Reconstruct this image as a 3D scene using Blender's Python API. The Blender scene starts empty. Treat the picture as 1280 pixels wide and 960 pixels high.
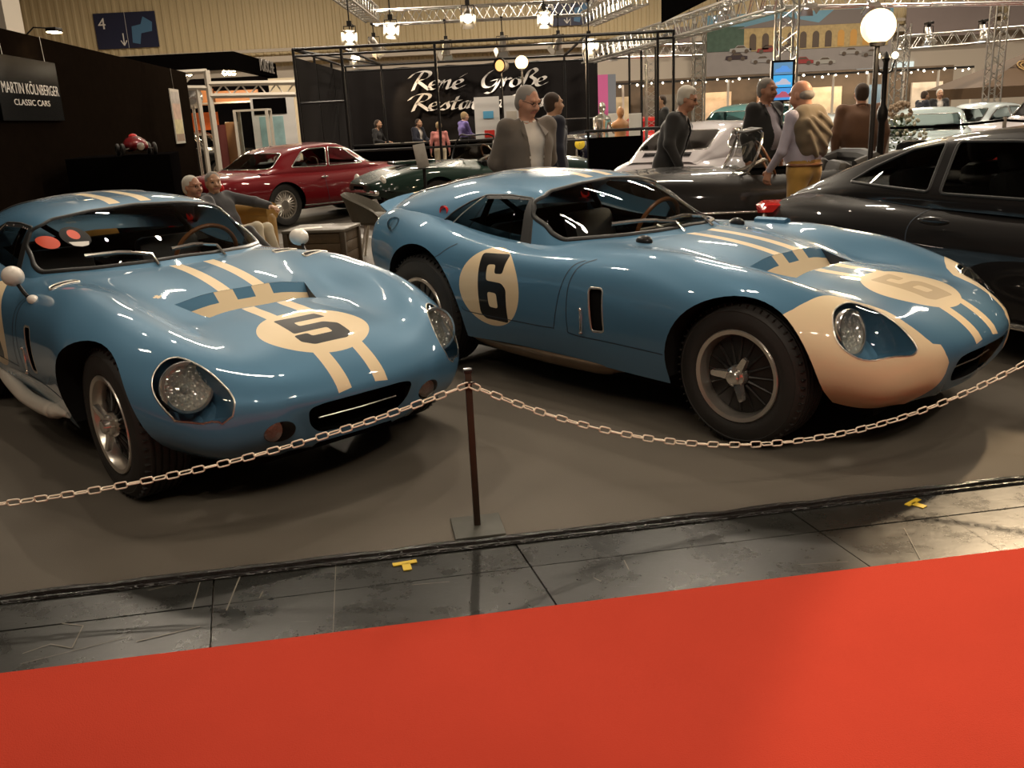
import bpy, bmesh, math, random
import numpy as np
from mathutils import Vector, Matrix
from mathutils.bvhtree import BVHTree
from mathutils.geometry import delaunay_2d_cdt, tessellate_polygon
random.seed(5); rng = np.random.default_rng(5)
PI = math.pi; R = math.radians
scn = bpy.context.scene; COL = scn.collection
# ---------------------------------------------------------------- camera
CF, CP, CR, CH = 1134.15, .287505, -.048884, 1.4962      # focal length (px of a 1280 frame), pitch down, roll, height
cf, sf = math.cos(CP), math.sin(CP)
_fw = np.array([0, cf, -sf]); _rt = np.array([1., 0, 0]); _up = np.cross(_rt, _fw)
_r2 = math.cos(CR)*_rt+math.sin(CR)*_up; _u2 = -math.sin(CR)*_rt+math.cos(CR)*_up
cam = bpy.data.cameras.new('camera'); co = bpy.data.objects.new('camera', cam); COL.objects.link(co)
cam.sensor_width = 36; cam.lens = CF/1280*36; cam.clip_end = 200; cam.clip_start = .05
co.matrix_world = Matrix([[_r2[0], _u2[0], -_fw[0], 0], [_r2[1], _u2[1], -_fw[1], 0], [_r2[2], _u2[2], -_fw[2], CH], [0, 0, 0, 1]])
scn.camera = co
def ray(x, y): return ((x-640)/CF)*_r2 - ((y-480)/CF)*_u2 + _fw
def G(x, y, z=0):
    d = ray(x, y); t = (z-CH)/d[2]; return np.array([0, 0, CH])+t*d
def P(x, y, Y):
    d = ray(x, y); return np.array([0, 0, CH])+d*(Y/d[1])
# ---------------------------------------------------------------- light and exposure
w = bpy.data.worlds.new('hall_air'); scn.world = w; w.use_nodes = True
w.node_tree.nodes['Background'].inputs[0].default_value = (1, .80, .58, 1)
w.node_tree.nodes['Background'].inputs[1].default_value = .10
scn.view_settings.view_transform = 'Standard'; scn.view_settings.look = 'None'
scn.view_settings.exposure = 0.0; scn.view_settings.gamma = 1; scn.view_settings.use_curve_mapping = False
scn.cycles.use_denoising = True; scn.cycles.max_bounces = 8; scn.cycles.transparent_max_bounces = 24
scn.cycles.glossy_bounces = 4; scn.cycles.diffuse_bounces = 3; scn.cycles.caustics_reflective = False; scn.cycles.caustics_refractive = False
scn.cycles.sample_clamp_indirect = 6
def lamp(kind, loc, to, energy, col=(1, .78, .52), size=.2, spot=60, blend=.4, sy=None):
    l = bpy.data.lights.new('lamp_light', kind); o = bpy.data.objects.new('lamp_light', l); COL.objects.link(o)
    l.energy = energy; l.color = col; o.location = loc
    if kind == 'AREA':
        l.size = size
        if sy: l.shape = 'RECTANGLE'; l.size_y = sy
        else: l.shape = 'DISK'
    else: l.shadow_soft_size = size
    if kind == 'SPOT': l.spot_size = R(spot); l.spot_blend = blend
    o.rotation_euler = (Vector(to)-Vector(loc)).to_track_quat('-Z', 'Y').to_euler()
    return o
WARM = (1, .74, .45); NEUT = (1, .86, .68); COOL = (.80, .90, 1)
# the hall's own ceiling lights, in rows high over the aisle and the stands
for x, y in ((-6, -3), (0, -3), (6, -3), (-6, 5), (0, 5), (6, 5), (-10, 31), (2, 32), (14, 32), (26, 30), (-6, 13), (3, 13), (10, 13), (-4, 22), (6, 22), (16, 22)):
    lamp('AREA', (x, y, 8.2), (x, y, 0), 55 if y < 0 else (75 if y < 10 else 330 if y < 20 else 760 if y > 30 else 720), NEUT, .6 if y < 10 else 1.6, sy=.25)
# small spotlights rigged over the stand, out of frame above
for i, (x, y, tx, ty, e) in enumerate(((-4.6, .6, -1.6, 4.4, 90), (-2.6, -.6, -1.2, 4.4, 210), (-.6, -.9, -.6, 4.6, 250), (1.2, -.8, 1.2, 4.4, 330), (3.4, -.2, 1.8, 4.4, 420), (5.2, 2.0, 2.2, 4.2, 380), (-3.6, 6.6, -1.8, 5.0, 260), (-2.4, 8.4, -1.2, 4.2, 560), (-.2, 9.0, -.6, 3.6, 560), (1.9, 9.2, 1.0, 4.2, 520), (.0, 4.6, -.4, 4.2, 170))):
    lamp('SPOT', (x, y, 5.4), (tx, ty, .4), e*.52, NEUT, .05, 62, .5)
# ---------------------------------------------------------------- helpers
def make_bvh(Pt, T): return BVHTree.FromPolygons([tuple(p) for p in Pt], T)
def bvh_ray(b, o, d):
    loc, n, i, dist = b.ray_cast(Vector(o), Vector(d))
    return None if loc is None else (np.array(loc), i)
def mat(name, col, rough=.5, metal=0, coat=0, spec=.5, emit=None, es=1, noise=None, bump=None, trans=0, sheen=0):
    m = bpy.data.materials.new(name); m.use_nodes = True; nt = m.node_tree; b = nt.nodes['Principled BSDF']
    I = b.inputs; I['Base Color'].default_value = (*col, 1); I['Roughness'].default_value = rough; I['Metallic'].default_value = metal
    I['Coat Weight'].default_value = coat; I['Coat Roughness'].default_value = .03; I['Specular IOR Level'].default_value = spec
    if sheen: I['Sheen Weight'].default_value = sheen
    if emit: I['Emission Color'].default_value = (*emit, 1); I['Emission Strength'].default_value = es
    if noise or bump:
        tc = nt.nodes.new('ShaderNodeTexCoord')
        if noise:                                    # (scale, amount): gentle wear in the colour
            n = nt.nodes.new('ShaderNodeTexNoise'); n.inputs['Scale'].default_value = noise[0]; n.inputs['Detail'].default_value = 6
            nt.links.new(tc.outputs['Object'], n.inputs['Vector'])
            r = nt.nodes.new('ShaderNodeMix'); r.data_type = 'RGBA'
            a = noise[1]; r.inputs[6].default_value = (*[c*(1-a) for c in col], 1); r.inputs[7].default_value = (*[min(1, c*(1+a)) for c in col], 1)
            nt.links.new(n.outputs['Fac'], r.inputs[0]); nt.links.new(r.outputs[2], I['Base Color'])
        if bump:                                     # (scale, strength, distance)
            n2 = nt.nodes.new('ShaderNodeTexNoise'); n2.inputs['Scale'].default_value = bump[0]; n2.inputs['Detail'].default_value = 4
            nt.links.new(tc.outputs['Object'], n2.inputs['Vector'])
            bp = nt.nodes.new('ShaderNodeBump'); bp.inputs['Strength'].default_value = bump[1]; bp.inputs['Distance'].default_value = bump[2] if len(bump) > 2 else .01
            nt.links.new(n2.outputs['Fac'], bp.inputs['Height']); nt.links.new(bp.outputs[0], I['Normal'])
    return m
def glassmat(name, tint=(.9, .93, .92), ior=1.45, rough=.0, dirt=0):
    """a thin pane: clear, with a Fresnel reflection"""
    m = bpy.data.materials.new(name); m.use_nodes = True; nt = m.node_tree; nt.nodes.remove(nt.nodes['Principled BSDF'])
    out = nt.nodes['Material Output']; t = nt.nodes.new('ShaderNodeBsdfTransparent'); g = nt.nodes.new('ShaderNodeBsdfGlossy'); f = nt.nodes.new('ShaderNodeFresnel')
    t.inputs[0].default_value = (*tint, 1); g.inputs['Roughness'].default_value = rough; f.inputs[0].default_value = ior
    mx = nt.nodes.new('ShaderNodeMixShader'); nt.links.new(f.outputs[0], mx.inputs[0]); nt.links.new(t.outputs[0], mx.inputs[1]); nt.links.new(g.outputs[0], mx.inputs[2])
    nt.links.new(mx.outputs[0], out.inputs[0]); return m
def tag(o, label=None, cat=None, group=None, kind=None):
    if label: o['label'] = label
    if cat: o['category'] = cat
    if group: o['group'] = group
    if kind: o['kind'] = kind
    return o
def empty(name, loc, rz=0, label=None, cat=None, group=None):
    o = bpy.data.objects.new(name, None); COL.objects.link(o); o.location = tuple(map(float, loc)); o.rotation_euler = (0, 0, rz); o.empty_display_size = .2
    return tag(o, label, cat, group)
def meshobj(name, V, F, mats, mi=None, parent=None, sharp=35, smooth=True):
    me = bpy.data.meshes.new(name); me.from_pydata([tuple(map(float, p)) for p in V], [], [tuple(f) for f in F])
    mats = mats if isinstance(mats, (list, tuple)) else [mats]
    for m in mats: me.materials.append(m)
    if mi is not None: me.polygons.foreach_set('material_index', list(mi))
    if smooth:
        me.polygons.foreach_set('use_smooth', [True]*len(me.polygons))
        if sharp: me.set_sharp_from_angle(angle=R(sharp))
    me.update()
    o = bpy.data.objects.new(name, me); COL.objects.link(o)
    if parent is not None: o.parent = parent
    return o
class MB:
    def __init__(s): s.V = []; s.F = []; s.mi = []; s.m = 0
    def mat(s, i): s.m = i; return s
    def add(s, V, F):
        k = len(s.V); s.V += [tuple(map(float, p)) for p in V]; s.F += [tuple(i+k for i in f) for f in F]; s.mi += [s.m]*len(F); return s
    def box(s, c, d, rz=0, rx=0, ry=0, bev=0):
        x, y, z = [q/2 for q in d]; b = min(bev, x*.9, y*.9, z*.9)
        if b > 0:
            bm = bmesh.new(); bmesh.ops.create_cube(bm, size=1, matrix=Matrix.Diagonal((2*x, 2*y, 2*z, 1)))
            bmesh.ops.bevel(bm, geom=bm.edges[:], offset=b, segments=2, profile=.5, affect='EDGES')
            bm.verts.index_update(); V = [v.co.copy() for v in bm.verts]; F = [[v.index for v in f.verts] for f in bm.faces]; bm.free()
        else:
            V = [Vector((i*x, j*y, k*z)) for i in (-1, 1) for j in (-1, 1) for k in (-1, 1)]
            F = [(0, 1, 3, 2), (4, 6, 7, 5), (0, 4, 5, 1), (2, 3, 7, 6), (0, 2, 6, 4), (1, 5, 7, 3)]
        M = Matrix.Translation(Vector(tuple(map(float, c)))) @ Matrix.Rotation(rz, 4, 'Z') @ Matrix.Rotation(ry, 4, 'Y') @ Matrix.Rotation(rx, 4, 'X')
        return s.add([M@v for v in V], F)
    def tube(s, path, r, n=8, closed=False, caps=True, up=None):
        Q = [np.array(p, float) for p in path]; N = len(Q); rr = r if isinstance(r, (list, tuple, np.ndarray)) else [r]*N
        V = []; F = []; pu = None
        for i in range(N):
            t = (Q[(i+1) % N]-Q[i-1]) if closed else Q[min(i+1, N-1)]-Q[max(i-1, 0)]
            t = t/max(np.linalg.norm(t), 1e-9)
            if pu is None:
                a = np.array([0, 0, 1.]) if abs(t[2]) < .9 else np.array([1., 0, 0]); pu = np.cross(t, a)
            pu = pu-t*(pu@t); pu /= max(np.linalg.norm(pu), 1e-9); pv = np.cross(t, pu)
            for k in range(n):
                a = 2*PI*k/n; V.append(Q[i]+rr[i]*(math.cos(a)*pu+math.sin(a)*pv))
        for i in range(N if closed else N-1):
            for k in range(n):
                a = i*n+k; b = i*n+(k+1) % n; c = ((i+1) % N)*n+(k+1) % n; d = ((i+1) % N)*n+k; F.append((a, d, c, b))
        if caps and not closed: F.append(tuple(range(n))); F.append(tuple((N-1)*n+k for k in range(n-1, -1, -1)))
        return s.add(V, F)
    def cyl(s, a, b, r, n=16, r2=None): return s.tube([a, b], [r, r if r2 is None else r2], n)
    def lathe(s, prof, c=(0, 0, 0), axis='z', n=32, close=False):
        """prof: (radius, along) pairs"""
        V = []; F = []; N = len(prof); c = np.array(c, float)
        for k in range(n):
            a = 2*PI*k/n; ca, sa = math.cos(a), math.sin(a)
            for r, h in prof:
                V.append(c+{'z': (r*ca, r*sa, h), 'y': (r*ca, h, r*sa), 'x': (h, r*ca, r*sa)}[axis])
        M = N if close else N-1
        for k in range(n):
            for i in range(M):
                a = k*N+i; b = k*N+(i+1) % N; c2 = ((k+1) % n)*N+(i+1) % N; d = ((k+1) % n)*N+i
                F.append((a, b, c2, d) if axis == 'y' else (a, d, c2, b))
        return s.add(V, F)
    def sph(s, c, r, n=16, m=10, rot=None):
        r = r if isinstance(r, (tuple, list)) else (r, r, r); V = []; F = []
        for i in range(m+1):
            th = PI*i/m
            for k in range(n):
                p = Vector((r[0]*math.sin(th)*math.cos(2*PI*k/n), r[1]*math.sin(th)*math.sin(2*PI*k/n), r[2]*math.cos(th)))
                if rot is not None: p = rot@p
                V.append(p+Vector(tuple(map(float, c))))
        for i in range(m):
            for k in range(n): F.append((i*n+k, (i+1)*n+k, (i+1)*n+(k+1) % n, i*n+(k+1) % n))
        return s.add(V, F)
    def prism(s, poly, fr, to, frame=None):
        """flat outline (a,b) pushed from fr to to; frame(a,b,h)->xyz"""
        frame = frame or (lambda a, b, h: (a, b, h)); n = len(poly)
        V = [frame(a, b, fr) for a, b in poly]+[frame(a, b, to) for a, b in poly]
        T = tessellate_polygon([[Vector((a, b, 0)) for a, b in poly]])
        F = [t for t in T]+[tuple(n+i for i in t[::-1]) for t in T]+[(i, (i+1) % n, n+(i+1) % n, n+i) for i in range(n)]
        return s.add(V, F)
    def fix(s):
        me = bpy.data.meshes.new('t'); me.from_pydata(s.V, [], s.F); bm = bmesh.new(); bm.from_mesh(me); bmesh.ops.recalc_face_normals(bm, faces=bm.faces[:])
        bm.faces.ensure_lookup_table(); s.F = [tuple(v.index for v in f.verts) for f in bm.faces]; bm.free(); bpy.data.meshes.remove(me); return s
    def build(s, name, mats, parent=None, sharp=35, fix=True, smooth=True):
        if fix: s.fix()
        return meshobj(name, s.V, s.F, mats, s.mi, parent, sharp, smooth)
def thing(o, label, cat, group=None): return tag(o, label, cat, group)
def struct(o, label=None):
    o['kind'] = 'structure'
    if label: o['label'] = label
    return o
def kids(o): return [c for c in bpy.data.objects if c.parent is o]
def copy_tree(o, parent=None):
    c = o.copy(); COL.objects.link(c); c.parent = parent
    for ch in kids(o): copy_tree(ch, c)
    return c
# ---------------------------------------------------------------- materials
M = {}
def paint(k, col, rough=.45, metal=.35, coat=1.0): M[k] = mat(k, col, max(rough, .45), metal*.45, coat, spec=.12)
paint('blue_paint', (.078, .188, .300)); paint('cream_paint', (.78, .62, .40), .4, 0, .6); paint('black_number', (.012, .012, .013), .4, 0, .5)
paint('glare_number', (.55, .42, .26), .4, 0, .6); M['seam'] = mat('seam', (.02, .03, .045), .6)  # glare on the dark bonnet six is painted in as tan
M['rubber'] = mat('rubber', (.018, .016, .014), .62, bump=(90, .25, .004)); M['black_rubber'] = mat('black_rubber', (.01, .01, .01), .5)
M['chrome'] = mat('chrome', (.84, .81, .76), .16, .92); M['alloy'] = mat('alloy', (.72, .67, .60), .28, .88); M['dark_metal'] = mat('dark_metal', (.03, .028, .026), .42, .5)
M['black_metal'] = mat('black_metal', (.012, .011, .011), .45, .3); M['black_cloth'] = mat('black_cloth', (.0035, .003, .003), .95, spec=0)
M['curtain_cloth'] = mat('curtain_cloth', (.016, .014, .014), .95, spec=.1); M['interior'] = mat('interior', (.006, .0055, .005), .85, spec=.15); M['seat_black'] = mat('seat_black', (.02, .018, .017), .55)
M['wood'] = mat('wood', (.22, .085, .03), .35, 0, .5); M['glass'] = glassmat('glass'); M['smoked'] = glassmat('smoked', (.45, .45, .43))
M['lens'] = glassmat('lens', (.93, .95, .95)); M['reflector'] = mat('reflector', (.92, .88, .80), .34, .25, .8, bump=(70, .9, .012))
def fluted():
    m = glassmat('fluted_lens', (.95, .95, .93)); nt = m.node_tree; tc = nt.nodes.new('ShaderNodeTexCoord'); v = nt.nodes.new('ShaderNodeTexVoronoi'); v.inputs['Scale'].default_value = 55; bp = nt.nodes.new('ShaderNodeBump'); bp.inputs['Strength'].default_value = 1; bp.inputs['Distance'].default_value = .02
    nt.links.new(tc.outputs['Object'], v.inputs[0]); nt.links.new(v.outputs[0], bp.inputs['Height']); g = next(n for n in nt.nodes if n.type == 'BSDF_GLOSSY'); nt.links.new(bp.outputs[0], g.inputs['Normal']); g.inputs['Roughness'].default_value = .12
    mx = next(n for n in nt.nodes if n.type == 'MIX_SHADER'); [nt.links.remove(l) for l in list(mx.inputs[0].links)]; mx.inputs[0].default_value = .42; return m
M['fluted'] = fluted()
M['red_lens'] = mat('red_lens', (.5, .02, .02), .12, 0, 1, emit=(.6, .02, .01), es=.12); M['amber_lens'] = mat('amber_lens', (.6, .25, .03), .15, 0, 1)
M['white_paint'] = mat('white_paint', (.78, .72, .64), .35, 0, .5); M['white_enamel'] = mat('white_enamel', (.62, .56, .48), .4, 0, .4)
M['exhaust_bronze'] = mat('exhaust_bronze', (.16, .11, .07), .42, .8, noise=(9, .4)); M['red_dot'] = mat('red_dot', (.75, .10, .05), .5)
M['sticker_white'] = mat('sticker_white', (.75, .72, .66), .5)
# ---------------------------------------------------------------- smooth surfaces through a net of points
def spl_basis(xs, q):
    """weights of a natural cubic spline: (len(q), len(xs))"""
    xs = np.asarray(xs, float); n = len(xs); h = np.diff(xs)
    A = np.zeros((n, n)); Bm = np.zeros((n, n)); A[0, 0] = A[-1, -1] = 1
    for i in range(1, n-1):
        A[i, i-1] = h[i-1]; A[i, i] = 2*(h[i-1]+h[i]); A[i, i+1] = h[i]
        Bm[i, i-1] = 6/h[i-1]; Bm[i, i] = -6/h[i-1]-6/h[i]; Bm[i, i+1] = 6/h[i]
    M = np.linalg.solve(A, Bm)
    q = np.clip(np.asarray(q, float), xs[0], xs[-1])
    i = np.clip(np.searchsorted(xs, q)-1, 0, n-2)
    hh = h[i]; a = (xs[i+1]-q)/hh; b = (q-xs[i])/hh
    W = ((a**3-a)*hh**2/6)[:, None]*M[i] + ((b**3-b)*hh**2/6)[:, None]*M[i+1]
    r = np.arange(len(q)); W[r, i] += a; W[r, i+1] += b
    return W
class Surf:
    """net: rows (along the length) of half sections [(x, y>=0, z)...] from the outer low edge to the centre line"""
    def __init__(s, rows, mirror=True, nt=180, nu=150):
        rows = [[tuple(p) for p in r] for r in rows]
        if mirror:
            rows = [[(x, -y, z) for x, y, z in r]+[(x, y, z) for x, y, z in r[:-1][::-1]] for r in rows]
        N = s.net = np.array(rows, float)
        dt = np.linalg.norm(np.diff(N, axis=0), axis=2).mean(1); du = np.linalg.norm(np.diff(N, axis=1), axis=2).mean(0)
        du = (du+du[::-1])/2 if mirror else du
        s.ts = np.r_[0, np.cumsum(np.maximum(dt, 1e-4))]; s.us = np.r_[0, np.cumsum(np.maximum(du, 1e-4))]
        s.nt, s.nu = nt, nu
        s.gt = np.linspace(0, s.ts[-1], nt); s.gu = np.linspace(0, s.us[-1], nu)
        s.G = np.einsum('ai,bj,ijk->abk', spl_basis(s.ts, s.gt), spl_basis(s.us, s.gu), N)
        s.bvh = None
    def ev(s, tu):
        tu = np.atleast_2d(tu)
        return np.einsum('ni,nj,ijk->nk', spl_basis(s.ts, tu[:, 0]), spl_basis(s.us, tu[:, 1]), s.net)
    def nrm(s, tu):
        tu = np.atleast_2d(tu); e = 2e-3
        a = s.ev(tu+[e, 0])-s.ev(tu-[e, 0]); b = s.ev(tu+[0, e])-s.ev(tu-[0, e])
        n = np.cross(b, a); l = np.linalg.norm(n, axis=1, keepdims=True)
        return n/np.maximum(l, 1e-12)*-1 if s.flip() else n/np.maximum(l, 1e-12)
    def flip(s):
        if not hasattr(s, '_f'):
            c = s.G[s.nt//2, s.nu//2]; e = s.G[s.nt//2, s.nu//2+2]-c; d = s.G[s.nt//2+2, s.nu//2]-c
            s._f = np.cross(e, d)[2] < 0
        return s._f
    def hit(s, o, d):
        """ray -> (t,u) of the first crossing, or None"""
        if s.bvh is None:
            P = s.G.reshape(-1, 3); nu = s.nu; T = []
            for i in range(s.nt-1):
                for j in range(nu-1):
                    k = i*nu+j; T += [(k, k+1, k+nu), (k+1, k+nu+1, k+nu)]
            s.T = T; s.bvh = make_bvh(P, T)
        h = bvh_ray(s.bvh, o, d)
        if h is None: return None
        p, fi = h; tri = s.T[fi]; P = s.G.reshape(-1, 3)
        A, B, Cc = (P[k] for k in tri); M = np.array([B-A, Cc-A]).T
        w = np.linalg.lstsq(M, np.array(p)-A, rcond=None)[0]
        f = lambda k: np.array([s.gt[k//s.nu], s.gu[k % s.nu]])
        a, b, c = map(f, tri)
        return a+w[0]*(b-a)+w[1]*(c-a)
    def map(s, pts, how):
        """flat outline -> (t,u); how: top (x,y), right/left (x,z), front/back (y,z)"""
        out = []
        for a, b in pts:
            o, d = {'top': ((a, b, 4), (0, 0, -1)), 'right': ((a, -4, b), (0, 1, 0)), 'left': ((a, 4, b), (0, -1, 0)),
                    'front': ((9, a, b), (-1, 0, 0)), 'back': ((-9, a, b), (1, 0, 0))}[how]
            h = s.hit(o, d)
            if h is not None: out.append(h)
        return out
def dens(P, step=.02, closed=True):
    P = [np.array(p, float) for p in P]; out = []
    for i in range(len(P) if closed else len(P)-1):
        a, b = P[i], P[(i+1) % len(P)]; n = max(1, int(math.ceil(np.linalg.norm(b-a)/step)))
        out += [tuple(a+(b-a)*k/n) for k in range(n)]
    if not closed: out.append(tuple(P[-1]))
    return out
def fillet(P, r, n=5):
    """round the corners of a closed outline"""
    P = [np.array(p, float) for p in P]; out = []; N = len(P)
    for i in range(N):
        a, b, c = P[i-1], P[i], P[(i+1) % N]; rr = r[i] if isinstance(r, (list, tuple)) else r
        u, w = a-b, c-b; lu, lw = np.linalg.norm(u), np.linalg.norm(w); q = min(rr, lu*.48, lw*.48)
        if q < 1e-4: out.append(tuple(b)); continue
        p0, p2 = b+u/lu*q, b+w/lw*q
        for k in range(n+1):
            s = k/n; out.append(tuple((1-s)**2*p0+2*s*(1-s)*b+s*s*p2))
    return out
def ell(cx, cy, rx, ry, n=40, rot=0):
    c, s = math.cos(rot), math.sin(rot)
    return [(cx+rx*math.cos(a)*c-ry*math.sin(a)*s, cy+rx*math.cos(a)*s+ry*math.sin(a)*c) for a in np.linspace(0, 2*math.pi, n, endpoint=False)]
def smooth(P, n=6, closed=True):
    P = np.array(P, float); N = len(P); out = []
    for i in range(N if closed else N-1):
        g = lambda k: P[k % N] if closed else P[min(max(k, 0), N-1)]
        a, b, c, d = g(i-1), g(i), g(i+1), g(i+2)
        for k in range(n):
            s = k/n; out.append(tuple(.5*((2*b)+(-a+c)*s+(2*a-5*b+4*c-d)*s*s+(-a+3*b-3*c+d)*s**3)))
    if not closed: out.append(tuple(P[-1]))
    return out
def inpoly(Q, P):
    x, y = Q[:, 0], Q[:, 1]; P = np.array(P); r = np.zeros(len(Q), bool); j = len(P)-1
    for i in range(len(P)):
        xi, yi = P[i]; xj, yj = P[j]
        if yi != yj: r ^= ((yi > y) != (yj > y)) & (x < (xj-xi)*(y-yi)/(yj-yi)+xi)
        j = i
    return r
def panel(S, name, mats, parent, regions=(), holes=(), step=.03, off=0., clip=None, lines=(), lmat=0, extra=None):
    """skin over S: regions = [(outline in (t,u), material)], holes = outlines left open, clip = keep only inside"""
    polys = ([clip] if clip is not None else [])+[r[0] for r in regions]+list(holes)
    T, U = S.ts[-1], S.us[-1]
    if clip is not None:
        c = np.array(clip); t0, u0 = c.min(0); t1, u1 = c.max(0)
    else: t0 = u0 = 0; t1, u1 = T, U
    g = np.array([(a, b) for a in np.linspace(t0, t1, max(2, int((t1-t0)/step)+1)) for b in np.linspace(u0, u1, max(2, int((u1-u0)/step)+1))])
    pts = []; edges = []
    for p in polys:
        p = np.clip(np.array(p, float), [0, 0], [T, U]); k = len(pts); pts += [tuple(q) for q in p]; edges += [(k+i, k+(i+1) % len(p)) for i in range(len(p))]
    if pts:
        A = np.array(pts); keep = np.ones(len(g), bool)
        for i in range(0, len(g), 4000):
            d = ((g[i:i+4000, None]-A[None])**2).sum(2).min(1); keep[i:i+4000] = d > (step*.45)**2
        if clip is not None: keep &= inpoly(g, clip)
        else: keep |= (g[:, 0] <= 0) | (g[:, 0] >= T) | (g[:, 1] <= 0) | (g[:, 1] >= U)
        g = g[keep]
    allp = pts+[tuple(q) for q in g]
    V, E, F = delaunay_2d_cdt([Vector(q) for q in allp], edges, [], 0, 1e-5)[:3]
    V = np.array([tuple(v) for v in V]); F = np.array([f for f in F if len(f) == 3]); C = V[F].mean(1)
    mi = np.zeros(len(F), int); ok = np.ones(len(F), bool)
    for p, m in regions: mi[inpoly(C, p)] = m
    for p in holes: ok &= ~inpoly(C, p)
    if clip is not None: ok &= inpoly(C, clip)
    F = F[ok]; mi = mi[ok]
    X = S.ev(V); Nn = S.nrm(V); X = X+Nn*off
    a, b, c = X[F[:, 0]], X[F[:, 1]], X[F[:, 2]]
    fl = (np.cross(b-a, c-a)*Nn[F].mean(1)).sum(1) < 0; F[fl] = F[fl][:, ::-1]
    V3 = X.tolist(); F3 = F.tolist(); mi = mi.tolist(); NN = Nn.tolist()
    for ln, wd, h in lines:                                   # seams and beads that follow the skin
        q = np.array(ln, float); x = S.ev(q); n = S.nrm(q); t = np.gradient(x, axis=0); t /= np.maximum(np.linalg.norm(t, axis=1, keepdims=True), 1e-9); sd = np.cross(n, t)
        k = len(V3); base = x+n*(off+h)
        V3 += np.concatenate([base-sd*wd/2, base+sd*wd/2]).tolist(); NN += np.concatenate([n, n]).tolist(); m = len(q)
        for i in range(m-1): F3.append([k+i, k+i+1, k+m+i+1, k+m+i]); mi.append(lmat)
    used = sorted({i for f in F3 for i in f}); re = {o: i for i, o in enumerate(used)}
    V3 = [V3[i] for i in used]; NN = [NN[i] for i in used]; F3 = [[re[i] for i in f] for f in F3]
    if extra: 
        k = len(V3); V3 += list(extra.V); F3 += [[i+k for i in f] for f in extra.F]; mi += list(extra.mi); NN += [(0, 0, 0)]*len(extra.V)
    o = meshobj(name, V3, F3, mats, mi, parent, sharp=None)
    o.data.normals_split_custom_set_from_vertices(NN)
    return o
def bead(S, name, m, parent, poly, wd, h, off=0., closed=True, n=6):
    """a round-topped rubber or metal bead along an outline on S"""
    q = np.array(list(poly)+([poly[0]] if closed else []), float); x = S.ev(q); nn = S.nrm(q)
    t = np.gradient(x, axis=0); t /= np.maximum(np.linalg.norm(t, axis=1, keepdims=True), 1e-9); sd = np.cross(nn, t)
    V = []; F = []; L = len(q)
    for k in range(n):
        a = PI*k/(n-1); V.append(x+nn*(off+h*math.sin(a)-.002)+sd*(wd/2*math.cos(a)))
    V = np.concatenate(V)
    for k in range(n-1):
        for i in range(L-1): F.append((k*L+i, k*L+i+1, (k+1)*L+i+1, (k+1)*L+i))
    b = MB(); b.add(V, F); return b.build(name, m, parent, sharp=60)
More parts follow.
